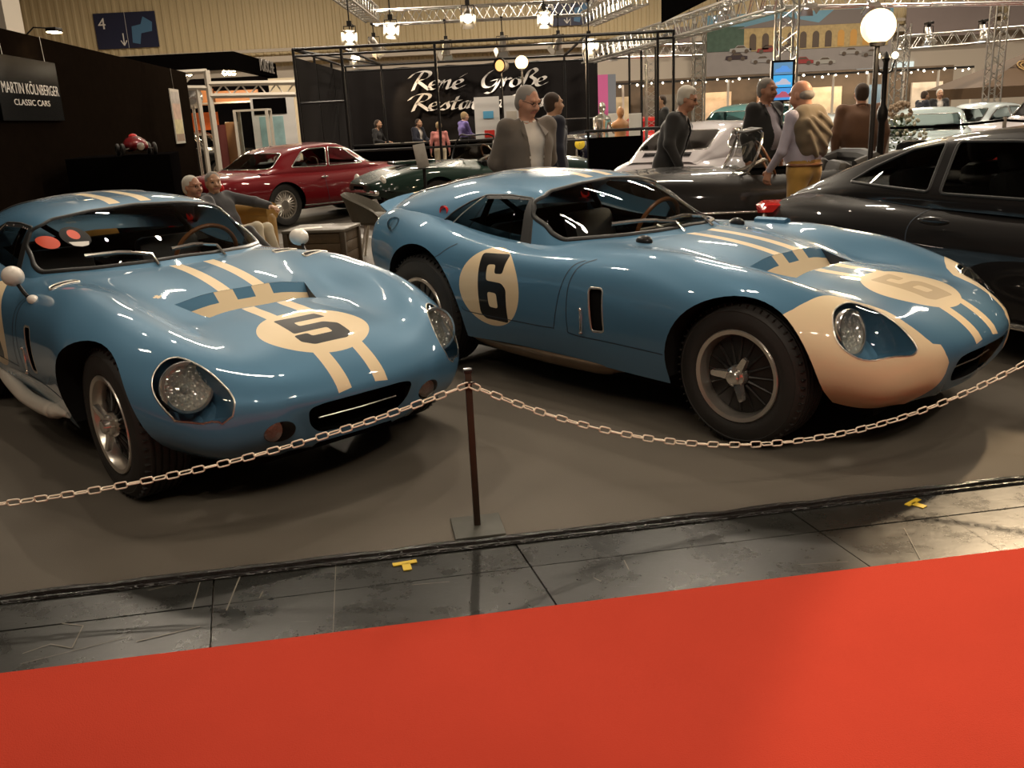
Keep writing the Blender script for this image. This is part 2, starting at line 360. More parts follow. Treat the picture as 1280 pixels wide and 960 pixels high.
# ---------------------------------------------------------------- the blue coupe's shape (metres: x forward, y left, z up)
def st(x, *yz): return [(x, y, z) for y, z in yz]
DAY_BODY = [
 [(-1.80, .40, .47), (-1.83, .44, .53), (-1.85, .46, .64), (-1.86, .45, .76), (-1.875, .42, .86), (-1.90, .32, .91), (-1.92, .16, .945), (-1.925, 0, .95)],
 st(-1.86, (.53, .45), (.585, .53), (.615, .65), (.605, .76), (.55, .865), (.41, .92), (.2, .95), (0, .955)),
 st(-1.70, (.63, .40), (.675, .50), (.70, .64), (.685, .78), (.59, .91), (.43, .95), (.2, .975), (0, .98)),
 st(-1.45, (.73, .33), (.77, .46), (.785, .63), (.76, .785), (.635, .93), (.46, .965), (.23, .98), (0, .985)),
 st(-1.143, (.80, .28), (.845, .44), (.86, .62), (.825, .785), (.68, .92), (.5, .945), (.25, .955), (0, .96)),
 st(-.75, (.80, .26), (.85, .42), (.865, .60), (.825, .75), (.705, .855), (.5, .88), (.25, .89), (0, .89)),
 st(-.35, (.77, .26), (.825, .41), (.84, .58), (.812, .715), (.705, .805), (.5, .84), (.25, .85), (0, .85)),
 st(.1, (.76, .25), (.815, .40), (.83, .56), (.803, .71), (.69, .805), (.5, .84), (.25, .85), (0, .85)),
 st(.45, (.77, .24), (.82, .40), (.835, .56), (.803, .715), (.67, .825), (.48, .825), (.25, .838), (0, .84)),
 st(.75, (.79, .24), (.84, .40), (.855, .56), (.815, .715), (.65, .828), (.45, .785), (.23, .80), (0, .807)),
 st(.91, (.80, .24), (.855, .40), (.87, .55), (.83, .70), (.64, .812), (.44, .752), (.22, .766), (0, .772)),
 st(1.13, (.81, .24), (.86, .395), (.875, .54), (.82, .68), (.63, .785), (.43, .705), (.21, .710), (0, .714)),
 st(1.28, (.79, .25), (.85, .385), (.863, .52), (.80, .655), (.62, .752), (.42, .687), (.21, .697), (0, .702)),
 st(1.45, (.70, .275), (.79, .37), (.812, .50), (.762, .61), (.605, .705), (.41, .665), (.21, .677), (0, .683)),
 [(1.57, .56, .225), (1.605, .69, .325), (1.62, .73, .45), (1.62, .69, .55), (1.62, .58, .635), (1.625, .40, .632), (1.63, .2, .642), (1.63, 0, .648)],
 [(1.65, .45, .205), (1.73, .585, .295), (1.755, .62, .42), (1.755, .585, .50), (1.75, .50, .555), (1.755, .36, .58), (1.76, .18, .592), (1.76, 0, .597)],
 [(1.70, .38, .212), (1.795, .46, .30), (1.83, .475, .385), (1.842, .455, .45), (1.848, .40, .49), (1.862, .29, .51), (1.872, .15, .518), (1.876, 0, .52)],
 [(1.72, .34, .21), (1.815, .36, .285), (1.862, .365, .35), (1.878, .345, .40), (1.888, .305, .428), (1.905, .22, .438), (1.916, .11, .44), (1.92, 0, .44)],
 [(1.72, .28, .207), (1.805, .28, .25), (1.84, .275, .29), (1.85, .255, .315), (1.856, .22, .325), (1.866, .16, .332), (1.872, .08, .333), (1.874, 0, .333)],
 [(1.70, .20, .203), (1.78, .2, .222), (1.805, .19, .24), (1.815, .18, .248), (1.822, .16, .25), (1.828, .11, .252), (1.832, .05, .252), (1.832, 0, .252)],
]
# cabin: low edge, side, upper side, roof corner, roof quarter, centre
DAY_CAB = [
 [(-.03, .69, .74), (.02, .66, .765), (.10, .60, .78), (.28, .48, .79), (.46, .26, .795), (.52, 0, .795)],
 [(-.09, .675, .77), (-.06, .64, .81), (.0, .575, .835), (.15, .45, .85), (.30, .25, .858), (.355, 0, .86)],
 [(-.17, .67, .79), (-.18, .615, .885), (-.165, .55, .955), (-.10, .43, .985), (-.01, .25, 1.005), (.02, 0, 1.01)],
 [(-.36, .67, .79), (-.355, .605, .92), (-.345, .535, 1.03), (-.335, .42, 1.085), (-.33, .25, 1.118), (-.325, 0, 1.127)],
 st(-.60, (.68, .79), (.62, .93), (.55, 1.05), (.43, 1.115), (.25, 1.148), (0, 1.157)),
 st(-.857, (.695, .81), (.635, .94), (.555, 1.05), (.43, 1.12), (.25, 1.155), (0, 1.165)),
 st(-1.157, (.70, .84), (.64, .945), (.555, 1.03), (.43, 1.10), (.25, 1.142), (0, 1.153)),
 st(-1.45, (.66, .86), (.605, .945), (.525, 1.005), (.41, 1.06), (.24, 1.10), (0, 1.112)),
 st(-1.74, (.57, .85), (.53, .91), (.47, .955), (.38, .995), (.22, 1.03), (0, 1.042)),
 st(-1.93, (.50, .82), (.475, .86), (.43, .90), (.35, .935), (.2, .965), (0, .975)),
]
# ---------------------------------------------------------------- the hall: floor, walls, ceiling
M['stand_carpet'] = mat('stand_carpet', (.105, .088, .068), .85, noise=(1.2, .22), bump=(300, .4, .004))
M['red_carpet'] = mat('red_carpet', (.47, .046, .024), .95, noise=(3, .08), bump=(260, .5, .005), spec=.1)
def slab(name, pts, z0, z1, m):
    b = MB(); b.prism([(p[0], p[1]) for p in pts], z0, z1); o = b.build(name, m, smooth=False); return struct(o)
EA, EB = np.array([-1.774, 2.774]), np.array([2.031, 3.351]); ed = (EB-EA)/np.linalg.norm(EB-EA); en = np.array([-ed[1], ed[0]])
QA, QB = np.array([-1.538, 2.326]), np.array([1.715, 2.781]); qd = (QB-QA)/np.linalg.norm(QB-QA)
far = lambda p, d, k: p+d*k
XL, XR, YN, YF, ZC = -20, 34, -7, 40, 9.6
M['hall_floor'] = mat('hall_floor', (.10, .085, .07), .5, noise=(.5, .3))
slab('floor', [(XL, YN), (XR, YN), (XR, YF), (XL, YF)], -.3, -.02, M['hall_floor'])
slab('floor_carpet', [far(EA, ed, -10), far(EB, ed, 12), far(EB, ed, 12)+en*9.5, far(EA, ed, -10)+en*9.5], -.02, 0, M['stand_carpet'])
slab('floor_red_carpet', [far(QA, qd, -10), far(QB, qd, 14), (18, -6.9), (-11.5, -6.9)], -.02, .004, M['red_carpet'])
def tiles():                                                      # worn black panels with open joints, scratches and scuffs
    m = mat('black_panels', (.022, .021, .019), .30, spec=.35); nt = m.node_tree; b = nt.nodes['Principled BSDF']
    tc = nt.nodes.new('ShaderNodeTexCoord')
    def mul(sc):
        mp = nt.nodes.new('ShaderNodeMapping'); mp.inputs['Scale'].default_value = sc; mp.inputs['Rotation'].default_value = (0, 0, .35); nt.links.new(tc.outputs['Object'], mp.inputs[0]); return mp
    n = nt.nodes.new('ShaderNodeTexNoise'); n.inputs['Scale'].default_value = 5; n.inputs['Detail'].default_value = 9; n.inputs['Roughness'].default_value = .7; nt.links.new(tc.outputs['Object'], n.inputs[0])
    s = nt.nodes.new('ShaderNodeTexNoise'); s.inputs['Scale'].default_value = 3; s.inputs['Detail'].default_value = 5; nt.links.new(mul((3, 40, 1)).outputs[0], s.inputs[0])
    r1 = nt.nodes.new('ShaderNodeValToRGB'); r1.color_ramp.elements[0].position = .66; r1.color_ramp.elements[1].position = .74; nt.links.new(s.outputs[0], r1.inputs[0])
    r2 = nt.nodes.new('ShaderNodeMapRange'); r2.inputs[1].default_value = .3; r2.inputs[2].default_value = .75; r2.inputs[3].default_value = .20; r2.inputs[4].default_value = .42; nt.links.new(n.outputs[0], r2.inputs[0]); nt.links.new(r2.outputs[0], b.inputs['Roughness'])
    mx = nt.nodes.new('ShaderNodeMix'); mx.data_type = 'RGBA'; mx.inputs[6].default_value = (.016, .016, .014, 1); mx.inputs[7].default_value = (.07, .068, .06, 1)
    ml = nt.nodes.new('ShaderNodeMath'); ml.operation = 'MULTIPLY'; nt.links.new(r1.outputs[0], ml.inputs[0]); nt.links.new(n.outputs[0], ml.inputs[1]); nt.links.new(ml.outputs[0], mx.inputs[0]); nt.links.new(mx.outputs[2], b.inputs['Base Color'])
    bp = nt.nodes.new('ShaderNodeBump'); bp.inputs['Strength'].default_value = .18; bp.inputs['Distance'].default_value = .008; nt.links.new(n.outputs[0], bp.inputs['Height']); nt.links.new(bp.outputs[0], b.inputs['Normal'])
    bb = MB(); A, B_ = far(EA, ed, -10), far(QA, qd, -10)
    L = 24.0; k = 0; s0 = 0.0
    rot = math.atan2(ed[1], ed[0])
    xs = [-4.2, -3.1, -2.0, -.93, .135, 1.20, 2.27, 3.33, 4.4, 5.5]
    for i in range(len(xs)-1):
        for lo, hi in ((.004, .21), (.216, .75)):
            a, e = xs[i]+.003, xs[i+1]-.003
            f = lambda s_, d_: tuple(np.array([-.137, 3.018])+ed*(s_-.02+d_*.12)-en*d_)
            bb.prism([f(a, lo), f(a, hi), f(e, hi), f(e, lo)], -.02, -.002+.0006*((i*7+int(lo*9)) % 3))
    bb.mat(1)
    def scratch(px, w_):
        q = [G(x, y, 0)[:2] for x, y in px]
        for p0, p1 in zip(q[:-1], q[1:]):
            d = (p1-p0)/np.linalg.norm(p1-p0); n_ = np.array([-d[1], d[0]])*w_/2
            bb.add([(*(p0-n_), .0002), (*(p1-n_), .0002), (*(p1+n_), .0002), (*(p0+n_), .0002)], [(0, 1, 2, 3)])
    for px, w_ in (([(28, 817), (63, 805), (90, 810), (104, 782), (77, 779)], .004), ([(25, 830), (160, 796)], .0025), ([(170, 802), (250, 783)], .005), ([(283, 763), (301, 718)], .005), ([(240, 762), (250, 728)], .003), ([(185, 738), (220, 730)], .003), ([(324, 748), (329, 738)], .004), ([(995, 706), (1060, 702)], .0025), ([(1130, 660), (1150, 698)], .003), ([(780, 700), (786, 712)], .004), ([(742, 722), (752, 727)], .004), ([(515, 731), (562, 727)], .003), ([(420, 700), (416, 800)], .0025), ([(1275, 703), (1178, 640)], .002)): scratch(px, w_)
    o = bb.build('floor_black_panels', [m, mat('scuffs', (.16, .14, .11), .6)], smooth=False); return struct(o)
tiles()
b = MB(); rot = math.atan2(ed[1], ed[0])                          # shiny taped edge of the stand's carpet
q = [tuple(far(EA, ed, s))+(.006,) for s in np.linspace(-6, 8, 120)]
b.tube([(x+en[0]*.012*math.sin(i*1.7)*.3, y+en[1]*.012*math.sin(i*1.7)*.3, z) for i, (x, y, z) in enumerate(q)], [.016+.003*math.sin(i*2.3) for i in range(120)], 8)
b.tube([(x-en[0]*.028, y-en[1]*.028, .002) for x, y, z in q], .009, 6)
struct(b.build('trim_1', mat('edge_tape', (.012, .010, .009), .22, bump=(60, .6, .01))))
# walls and ceiling
def ribbed(name, pts, z0, z1, m, pitch=.33):                       # trapezoid sheet cladding along a line
    (xa, ya), (xb, yb) = pts; L = math.hypot(xb-xa, yb-ya); u = np.array([xb-xa, yb-ya])/L; n = np.array([-u[1], u[0]]); V = []; F = []
    s = 0; P2 = []
    while s < L:
        for ds, d in ((0, 0), (.16, 0), (.20, .045), (.29, .045)): P2.append((min(s+ds, L), d))
        s += pitch
    for s_, d in P2: p = np.array([xa, ya])+u*s_-n*d; V += [(p[0], p[1], z0), (p[0], p[1], z1)]
    F = [(2*i, 2*i+2, 2*i+3, 2*i+1) for i in range(len(P2)-1)]
    b = MB(); b.add(V, F); return struct(b.build(name, m, smooth=False, fix=False))
M['cladding'] = mat('cladding', (.62, .50, .30), .55, noise=(.3, .08)); M['plaster'] = mat('plaster', (.55, .48, .40), .7, noise=(.4, .06)); M['hall_grey'] = mat('hall_grey', (.16, .14, .12), .8)
ribbed('wall_back', [(XL, YF), (XR, YF)], 3.9, ZC, M['cladding'])
b = MB(); b.box((7, YF+.1, 1.95), (XR-XL, .2, 3.9)); struct(b.build('wall_back_base', M['plaster'], smooth=False)).name = 'wall_base'
b = MB(); b.box((7, YF-.35, 4.15), (XR-XL, .5, .22)); b.box((7, YF-.5, 4.5), (XR-XL, .12, .12)); struct(b.build('trim_2', M['plaster'], smooth=False))
for n_, c, d in (('wall_left', (XL-.1, 16.5, 4.8), (.2, 47, 9.6)), ('wall_right', (XR+.1, 16.5, 4.8), (.2, 47, 9.6)), ('wall_front', (7, YN-.1, 4.8), (54, .2, 9.6)), ('ceiling', (7, 16.5, ZC+.1), (54, 47, .2))):
    b = MB(); b.box(c, d); struct(b.build(n_, M['hall_grey'] if n_ != 'wall_left' else M['plaster'], smooth=False))
c = P(8, 20, 22); b = MB(); b.box((c[0]-.35, 22, 4.8), (1.0, .8, 9.6)); struct(b.build('wall_column', M['white_enamel'], smooth=False)).name = 'wall_pillar'
# ---------------------------------------------------------------- wheels
TY = [(.0, 0), ]
def tyre_mb(rad, w0, w1, rim, grooves=5):
    """tyre about the y axis: w0 inner side, w1 outer face (negative y is outside)"""
    b = MB(); s = 1 if w1 > w0 else -1; W = abs(w1-w0); pr = [(rim-.008, w0), (rim+.02, w0-s*.012), (rad-.05, w0-s*.016), (rad-.018, w0+s*.008), (rad-.004, w0+s*.026)]
    a, e = w0+s*.03, w1-s*.03
    for k in range(grooves):
        c = a+(e-a)*(k+.5)/grooves; pr += [(rad, c-s*W*.07), (rad, c-s*.006), (rad-.009, c-s*.004), (rad-.009, c+s*.004), (rad, c+s*.006), (rad, c+s*W*.07)]
    pr += [(rad-.004, w1-s*.026), (rad-.016, w1-s*.009), (rad-.028, w1+s*.004), (rad-.032, w1+s*.006), (rad-.036, w1+s*.004), (rad-.07, w1+s*.014), (rim+.03, w1+s*.012), (rim+.012, w1+s*.002), (rim-.004, w1-s*.006)]
    b.lathe(pr, axis='y', n=64)
    for k in range(56):                                            # shoulder cuts of the tread
        t = 2*PI*k/56; b.box(((rad-.008)*math.cos(t), w1-s*.022, (rad-.008)*math.sin(t)), (.012, .03, .006), ry=-t)
    return b
def wheel(parent, x, side, rad, w, yo, dark):
    """side -1: right of the car; yo: outer face of the tyre"""
    root = empty('wheel', (x, side*yo, rad)); root.parent = parent
    s = -side; rim = .205
    t = tyre_mb(rad, s*w, 0, rim).build('tire', M['rubber'], root)
    b = MB(); b.lathe([(rim+.006, s*.004), (rim+.010, -s*.004), (rim+.006, -s*.010), (rim-.012, -s*.006), (rim-.020, s*.014), (rim-.024, s*.05), (rim-.026, s*.10), (rim-.026, s*(w-.02))], axis='y', n=56)
    b.build('rim', M['alloy'], root)
    b = MB(); b.lathe([(rim-.024, s*.048), (.15, s*.044), (.10, s*.036), (.05, s*.026), (.0, s*.026)], axis='y', n=40)
    for k in range(16):
        a = 2*PI*k/16; c, d = math.cos(a), math.sin(a)
        b.tube([(.055*c, s*.02, .055*d), (.11*c, s*.034, .11*d), (.172*c, s*.046, .172*d)], [.008, .006, .005], 6)
    b.build('wheel_center', M['dark_metal'], root)
    b = MB(); b.lathe([(.052, s*.03), (.052, -s*.0), (.046, -s*.016), (.034, -s*.02), (.032, -s*.034), (.026, -s*.04), (0, -s*.041)], axis='y', n=28)
    for k in range(3):
        a = R((176, 296, 56)[k]) if dark else R((140, 260, 20)[k]); c, d = math.cos(a), math.sin(a)
        V = []; 
        for r, hw, y0, y1 in ((.034, .022, .004, -.020), (.07, .019, -.004, -.026), (.108, .015, -.014, -.034), (.114, .010, -.016, -.034)):
            for q, yy in ((-hw, y0), (hw, y0), (hw*.8, y1), (-hw*.8, y1)): V.append((r*c-q*d, s*yy, r*d+q*c))
        F = [(0, 1, 2, 3), (12, 15, 14, 13)]+[(4*i+j, 4*i+(j+1) % 4, 4*i+4+(j+1) % 4, 4*i+4+j) for i in range(3) for j in range(4)]
        b.add(V, F)
    b.build('spinner', M['chrome'], root)
    return root
# ---------------------------------------------------------------- the two blue coupes
SB = Surf(DAY_BODY); SC = Surf(DAY_CAB, nt=120, nu=120)
def mir(S, p): return [(t, S.us[-1]-u) for t, u in p]
def both(S, p): return [p, mir(S, p)]
def arch(cx, cz, r, n=40): return [(cx+r*math.cos(a), cz+r*math.sin(a)) for a in np.linspace(R(-42), R(222), n)]
def archpoly(S, cx, cz, r):
    """wheel opening cut through the lower edge of the skin"""
    q = S.map(arch(cx, cz, r), 'right'); return [(q[0][0], -.01)]+q+[(q[-1][0], -.01)]
DIG6 = [(-.51, .765), (-.305, .768), (-.322, .665), (-.386, .663), (-.383, .712), (-.447, .708), (-.445, .622), (-.325, .616), (-.29, .585), (-.298, .392), (-.475, .400), (-.508, .43)]
DIG6H = [(-.436, .560), (-.366, .556), (-.362, .470), (-.431, .474)]
def dig5(cx, cy, s):                                                # hood digit, read from the front: returns (x,y)
    p = [(-.105, .135), (.085, .135), (.105, .075), (-.045, .075), (-.045, .03), (.065, .03), (.11, -.01), (.11, -.10), (.075, -.135), (-.075, -.135), (-.115, -.10), (-.115, -.045), (-.055, -.045), (-.05, -.075), (.045, -.075), (.045, -.03), (-.105, -.03)]
    return [(cx-b*s, cy+a*s) for a, b in p]
HEAD5 = [(1.565, -.605), (1.64, -.556), (1.719, -.522), (1.79, -.505), (1.808, -.527), (1.786, -.572), (1.74, -.638), (1.685, -.688), (1.624, -.718), (1.575, -.725), (1.545, -.705), (1.54, -.655)]
HEAD6 = [(1.535, -.66), (1.535, -.60), (1.548, -.53), (1.59, -.48), (1.71, -.462), (1.80, -.468), (1.815, -.487), (1.793, -.54), (1.722, -.645), (1.65, -.70), (1.58, -.715)]
def hood_stripe(x0, x1, c, wd): return [(x, c-wd/2) for x in np.arange(x0, x1, .02)]+[(x1, c-wd/2)]+[(x, c+wd/2) for x in np.arange(x1, x0, -.02)]+[(x0, c+wd/2)]
WS = fillet([(-.605, .842), (-.615, .87), (-.585, .955), (-.535, 1.035), (-.44, 1.078), (-.25, 1.106), (0, 1.118), (.25, 1.106), (.44, 1.078), (.535, 1.035), (.585, .955), (.615, .87), (.605, .842), (.5, .852), (.3, .866), (0, .876), (-.3, .866), (-.5, .852)], .03)
SIDEW = fillet([(-.262, .80), (-.311, .938), (-.361, 1.045), (-.54, 1.060), (-.73, 1.056), (-.84, 1.018), (-.94, .965), (-1.03, .888), (-1.01, .842), (-.97, .824), (-.84, .815), (-.73, .802), (-.5, .790)], .025)
REARW = fillet([(-.98, -.33), (-1.3, -.42), (-1.76, -.36), (-1.76, .36), (-1.3, .42), (-.98, .33)], .06)
def coupe(name, pose, label, number):
    px, py, yaw = pose; six = number == 6
    root = empty(name, (px, py, 0), yaw, label, 'car', 'blue racing coupes on the stand')
    fa, ra = archpoly(SB, 1.168, .33, .372), archpoly(SB, -1.10, .36, .42)
    head = SB.map(dens(smooth(HEAD6 if six else HEAD5, 4), .015), 'top')
    fog = SB.map(ell(-.365, .352, .062, .046, 24), 'front')
    mouth = SB.map(dens(fillet([(-.255, .425), (-.19, .438), (0, .441), (.19, .438), (.255, .425), (.24, .35), (.19, .30), (0, .29), (-.19, .30), (-.24, .35)], .03), .015), 'front')
    vent = SB.map(dens(fillet([(.31, .655), (.406, .660), (.411, .44), (.325, .433)], .022), .015), 'right')
    scoopP = [(.92, -.335), (1.135, -.272), (1.135, .272), (.92, .335)]
    scoop = SB.map(dens(scoopP, .02), 'top')
    pit = SB.map(dens([(.27, 0), (.2, -.25), (.02, -.42), (-.16, -.56), (-.9, -.56), (-1.0, 0), (-.9, .56), (-.16, .56), (.02, .42), (.2, .25)], .03), 'top')
    reg = []
    if six:
        wn = [(1.32, -.885), (1.35, -.80), (1.395, -.74), (1.425, -.68), (1.455, -.60), (1.485, -.535), (1.52, -.478), (1.575, -.43), (1.64, -.415), (1.73, -.415), (1.81, -.40), (1.838, -.388)]
        up = SB.map(dens(wn[1:], .02, False), 'top')
        up = [(archp[0], archp[1]) for archp in SB.map([(1.34, .655)], 'right')]+up
        lo = SB.map(dens([(-.352, .50), (-.345, .46), (-.322, .42), (-.322, .37), (-.34, .33), (-.352, .29), (-.352, .262)], .015, False), 'front')
        T1 = SB.ts[-1]; poly = up+lo+[(lo[-1][0], -.01), (up[0][0], -.01)]
        reg += [(p, 1) for p in both(SB, poly)]
    for c in (-.088, .088):
        reg += [(SB.map(hood_stripe(1.14, 1.912, c, .062), 'top'), 1), (SB.map(hood_stripe(.30, .925, c, .062), 'top'), 1)]
    reg += [(SB.map(hood_stripe(-1.95, -1.70, c, .062), 'top'), 1) for c in (-.088, .088)]
    reg.append((SB.map(ell(1.557, 0, .212, .245, 60), 'top'), 1))
    d5 = dens(fillet(dig5(1.555, 0, 1.06), .012, 3), .012)
    if six:
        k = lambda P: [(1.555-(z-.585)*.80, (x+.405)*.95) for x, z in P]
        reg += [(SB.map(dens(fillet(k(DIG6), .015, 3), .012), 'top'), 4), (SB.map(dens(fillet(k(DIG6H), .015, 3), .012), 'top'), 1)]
    else: reg.append((SB.map(d5, 'top'), 2))
    rcx = -.425 if six else -.285; rd = SB.map(ell(rcx, .578, .235, .217, 60), 'right'); reg += [(p, 1) for p in both(SB, rd)]
    if six:
        reg += [(SB.map(dens(fillet(DIG6, .018, 3), .012), 'right'), 2), (SB.map(dens(fillet(DIG6H, .018, 3), .012), 'right'), 1)]
    else:
        q = [(rcx+a*1.15, .578+b*1.25) for a, b in [(y, -(x)) for x, y in dig5(0, 0, 1.0)]]
        reg.append((SB.map(dens(fillet(q, .018, 3), .012), 'right'), 2))
    if not six:
        cr = [(.80+a*.02, -.36+b*.02) for a, b in ((-1, -.4), (-.4, -.4), (-.4, -1), (.4, -1), (.4, -.4), (1, -.4), (1, .4), (.4, .4), (.4, 1), (-.4, 1), (-.4, .4), (-1, .4))]
        reg.append((SB.map(cr, 'top'), 1))
    sm = lambda P, n=8: smooth(P, n, False)
    L = []
    door = SB.map(sm([(.231, .775), (.165, .74), (.118, .632), (.08, .5), (.054, .42), (.03, .412), (-.2, .412), (-.6, .425), (-.66, .45)]), 'right')
    seam = SB.map(sm([(.30, .785), (.218, .75), (.181, .68), (.166, .6), (.156, .44), (.18, .398), (.43, .392), (.79, .39)]), 'right')
    rear = SB.map(sm([(-.74, .80), (-.80, .77), (-.85, .735), (-.88, .72)]), 'right')
    for p in (door, seam, rear): L += [(q, .005, .0008) for q in both(SB, p)]
    lip = MB()                                                     # the outlet's ramp and cheeks
    zt = lambda x, y: SB.ev([SB.map([(x, y)], 'top')[0]])[0][2]
    nn = 15; ys = np.linspace(-.335, .335, nn)
    xr = [.92, .985, 1.16]; V = []; F = []; 
    rows = [[(.92, y, zt(.921, y*.998)-.0005) for y in ys], [(.962, y*.975, zt(.921, y*.998)-.046) for y in ys], [(1.03, y*.91, zt(.921, y*.998)-.125) for y in ys], [(1.20, y*.82, .50) for y in ys]]
    for r in rows: V += r
    for i in range(3):
        for j in range(nn-1): F.append((i*nn+j, i*nn+nn+j, i*nn+nn+j+1, i*nn+j+1))
    mi = []
    for i in range(3):
        for j in range(nn-1):
            yc = (ys[j]+ys[j+1])/2; mi.append(1 if i >= 1 or .055 < abs(yc) < .125 else 0)
    lip.V = V; lip.F = F; lip.mi = mi
    for sgn in (-1, 1):
        k = len(lip.V); top = [(x, sgn*(.335-(x-.92)*.293), zt(x, sgn*(.334-(x-.92)*.293))-.001) for x in np.linspace(.921, 1.134, 8)]
        bot = [(x, sgn*(.335-(x-.92)*.30), .48 if x > .95 else zt(.921, .334)-.002) for x in np.linspace(.92, 1.2, 8)]
        lip.V += top+bot; lip.F += [(k+i, k+i+1, k+9+i, k+8+i) for i in range(7)]; lip.mi += [3]*7
    body = panel(SB, 'body', [M['blue_paint'], M['cream_paint'], M['black_number'], M['seam'], M['glare_number']], root, reg,
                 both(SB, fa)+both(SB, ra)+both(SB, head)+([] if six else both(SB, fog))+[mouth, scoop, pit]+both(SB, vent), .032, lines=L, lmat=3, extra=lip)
    ws = SC.map(dens(WS, .02), 'front'); sw = SC.map(dens(SIDEW, .02), 'right'); rw = SC.map(dens(REARW, .02), 'top')
    reg = [(SC.map(hood_stripe(-2.0, -.335, c, .062), 'top'), 1) for c in (-.088, .088)]
    panel(SC, 'cabin', [M['blue_paint'], M['cream_paint']], root, reg, [ws, rw]+both(SC, sw), .03)
    panel(SC, 'windshield', M['glass'], root, clip=ws, step=.05, off=-.003)
    bead(SC, 'windshield_seal', M['black_rubber'], root, ws, .03, .010)
    panel(SC, 'rear_window', M['smoked'], root, clip=rw, step=.05, off=-.003); bead(SC, 'rear_window_trim', M['black_rubber'], root, rw, .035, .008)
    fr = [SC.map(dens(p, .02), 'right') for p in ([(-.262, .80), (-.311, .938), (-.361, 1.045), (-.385, 1.046), (-.385, .97), (-.345, .80)], [(-.36, 1.035), (-.361, 1.046), (-.54, 1.060), (-.72, 1.056), (-.72, 1.035), (-.54, 1.038)])]
    for k, P_ in enumerate((sw, mir(SC, sw))):
        g = panel(SC, 'side_window', M['smoked'], root, clip=P_, step=.05, off=-.004)
        bead(SC, 'window_trim', M['black_rubber'], g, P_, .014, .005)
        mm = (lambda p: p) if k == 0 else (lambda p: mir(SC, p))
        for f in fr: panel(SC, 'window_frame', M['black_rubber'], g, clip=mm(f), step=.05, off=.001)
        spl = mm(SC.map(smooth([(-.972, .828), (-.93, .89), (-.86, .96), (-.735, 1.053)], 6, False), 'right')); bead(SC, 'window_strip', M['alloy'], g, spl, .008, .004, closed=False)
        ins = mm(SC.map(dens(fillet([(-.44, .815), (-.47, 1.02), (-.71, 1.015), (-.80, .835)], .02), .02), 'right')); bead(SC, 'sliding_pane_edge', M['glass'], g, ins, .012, .005)
        for q in SC.map([(-.40, 1.035), (-.43, 1.037), (-.46, 1.04), (-.6, 1.045), (-.7, 1.04), (-.75, .83), (-.6, .82), (-.5, .81), (-.35, .808), (-.30, .806)], 'right'):
            rv = MB(); rv.sph(SC.ev([mm([q])[0]])[0], .005, 8, 5); rv.build('rivet', M['chrome'], g)
    # lights
    for sg in (-1, 1):
        hp = head if sg < 0 else mir(SB, head)
        hl = empty('headlight', (0, 0, 0)); hl.parent = root
        x = SB.ev(hp); c = x.mean(0); ax = np.array([.80, sg*.12, .50]); ax /= np.linalg.norm(ax)
        b = MB(); n_ = len(x); inner = c+(x-c)*.72-ax*.14
        b.add(list(x)+list(inner)+[tuple(inner.mean(0))], [(i, (i+1) % n_, n_+(i+1) % n_, n_+i) for i in range(n_)]+[(n_+i, n_+(i+1) % n_, 2*n_) for i in range(n_)])
        b.build('lamp_bowl', M['blue_paint'], hl)
        lc = np.array([1.625, sg*.612, .548]) if not six else np.array([1.585, sg*.600, .56])
        d = Vector((.92, sg*.05, .22)).normalized(); q = Vector((0, 0, 1)).rotation_difference(d); rot = q.to_matrix()
        b = MB(); b.lathe([(.100, -.03), (.104, .0), (.100, .012), (.090, .012), (.088, .0)], n=32)
        V = [rot@Vector(p)+Vector(lc) for p in b.V]; b2 = MB(); b2.add(V, b.F); b2.build('lamp_ring', M['chrome'], hl)
        b = MB(); b.lathe([(.090, .004), (.07, -.02), (.035, -.045), (.0, -.05)], n=28); b.sph((0, 0, -.03), .016, 10, 6)
        b2 = MB(); b2.add([rot@Vector(p)+Vector(lc) for p in b.V], b.F); b2.build('reflector', M['reflector'], hl)
        b = MB(); b.lathe([(.090, .006), (.07, .016), (.035, .022), (0, .024)], n=28)
        b2 = MB(); b2.add([rot@Vector(p)+Vector(lc) for p in b.V], b.F); b2.build('lamp_lens', M['fluted'], hl)
        panel(SB, 'lamp_cover', M['lens'], hl, clip=hp, step=.04, off=.004)
        bead(SB, 'cover_trim', M['alloy'], hl, hp, .008, .003)
        for _ in (() if six else (0,)):
          fp = fog if sg < 0 else mir(SB, fog); fx = SB.ev(fp); fc = fx.mean(0)
          fl = empty('fog_lamp', (0, 0, 0)); fl.parent = root; m_ = len(fx); V = list(fx)+list(fc+(fx-fc)*.8-np.array([.07, 0, 0]))
          b = MB(); b.add(V+[tuple(fc-np.array([.08, 0, 0]))], [(i, (i+1) % m_, m_+(i+1) % m_, m_+i) for i in range(m_)]+[(m_+i, m_+(i+1) % m_, 2*m_) for i in range(m_)]); b.build('fog_lamp_bowl', M['dark_metal'], fl)
          b = MB(); b.lathe([(.044, 0), (.034, -.016), (.0, -.03)], n=20); rr = Vector((0, 0, 1)).rotation_difference(Vector((.9, -sg*.1, .12))).to_matrix()
          b2 = MB(); b2.add([rr@Vector(p)+Vector(fc-np.array([.035, -sg*.012, 0])) for p in b.V], b.F); b2.build('fog_reflector', M['reflector'], fl)
          panel(SB, 'fog_lamp_cover', M['lens'], fl, clip=fp, step=.04, off=.003)

        tri = SB.map([(1.80, sg*.448), (1.845, sg*.418), (1.848, sg*.452)], 'top')
        if len(tri) == 3: panel(SB, 'nose_marker', M['black_number'], root, clip=dens(tri, .01), step=.05, off=.0015)
        # tail lights
        tl = MB(); tl.sph((-1.47, sg*.70, .86), (.05, .05, .05), 14, 9); tl.build('tail_light', M['red_lens'] if not six else M['lens'], root)
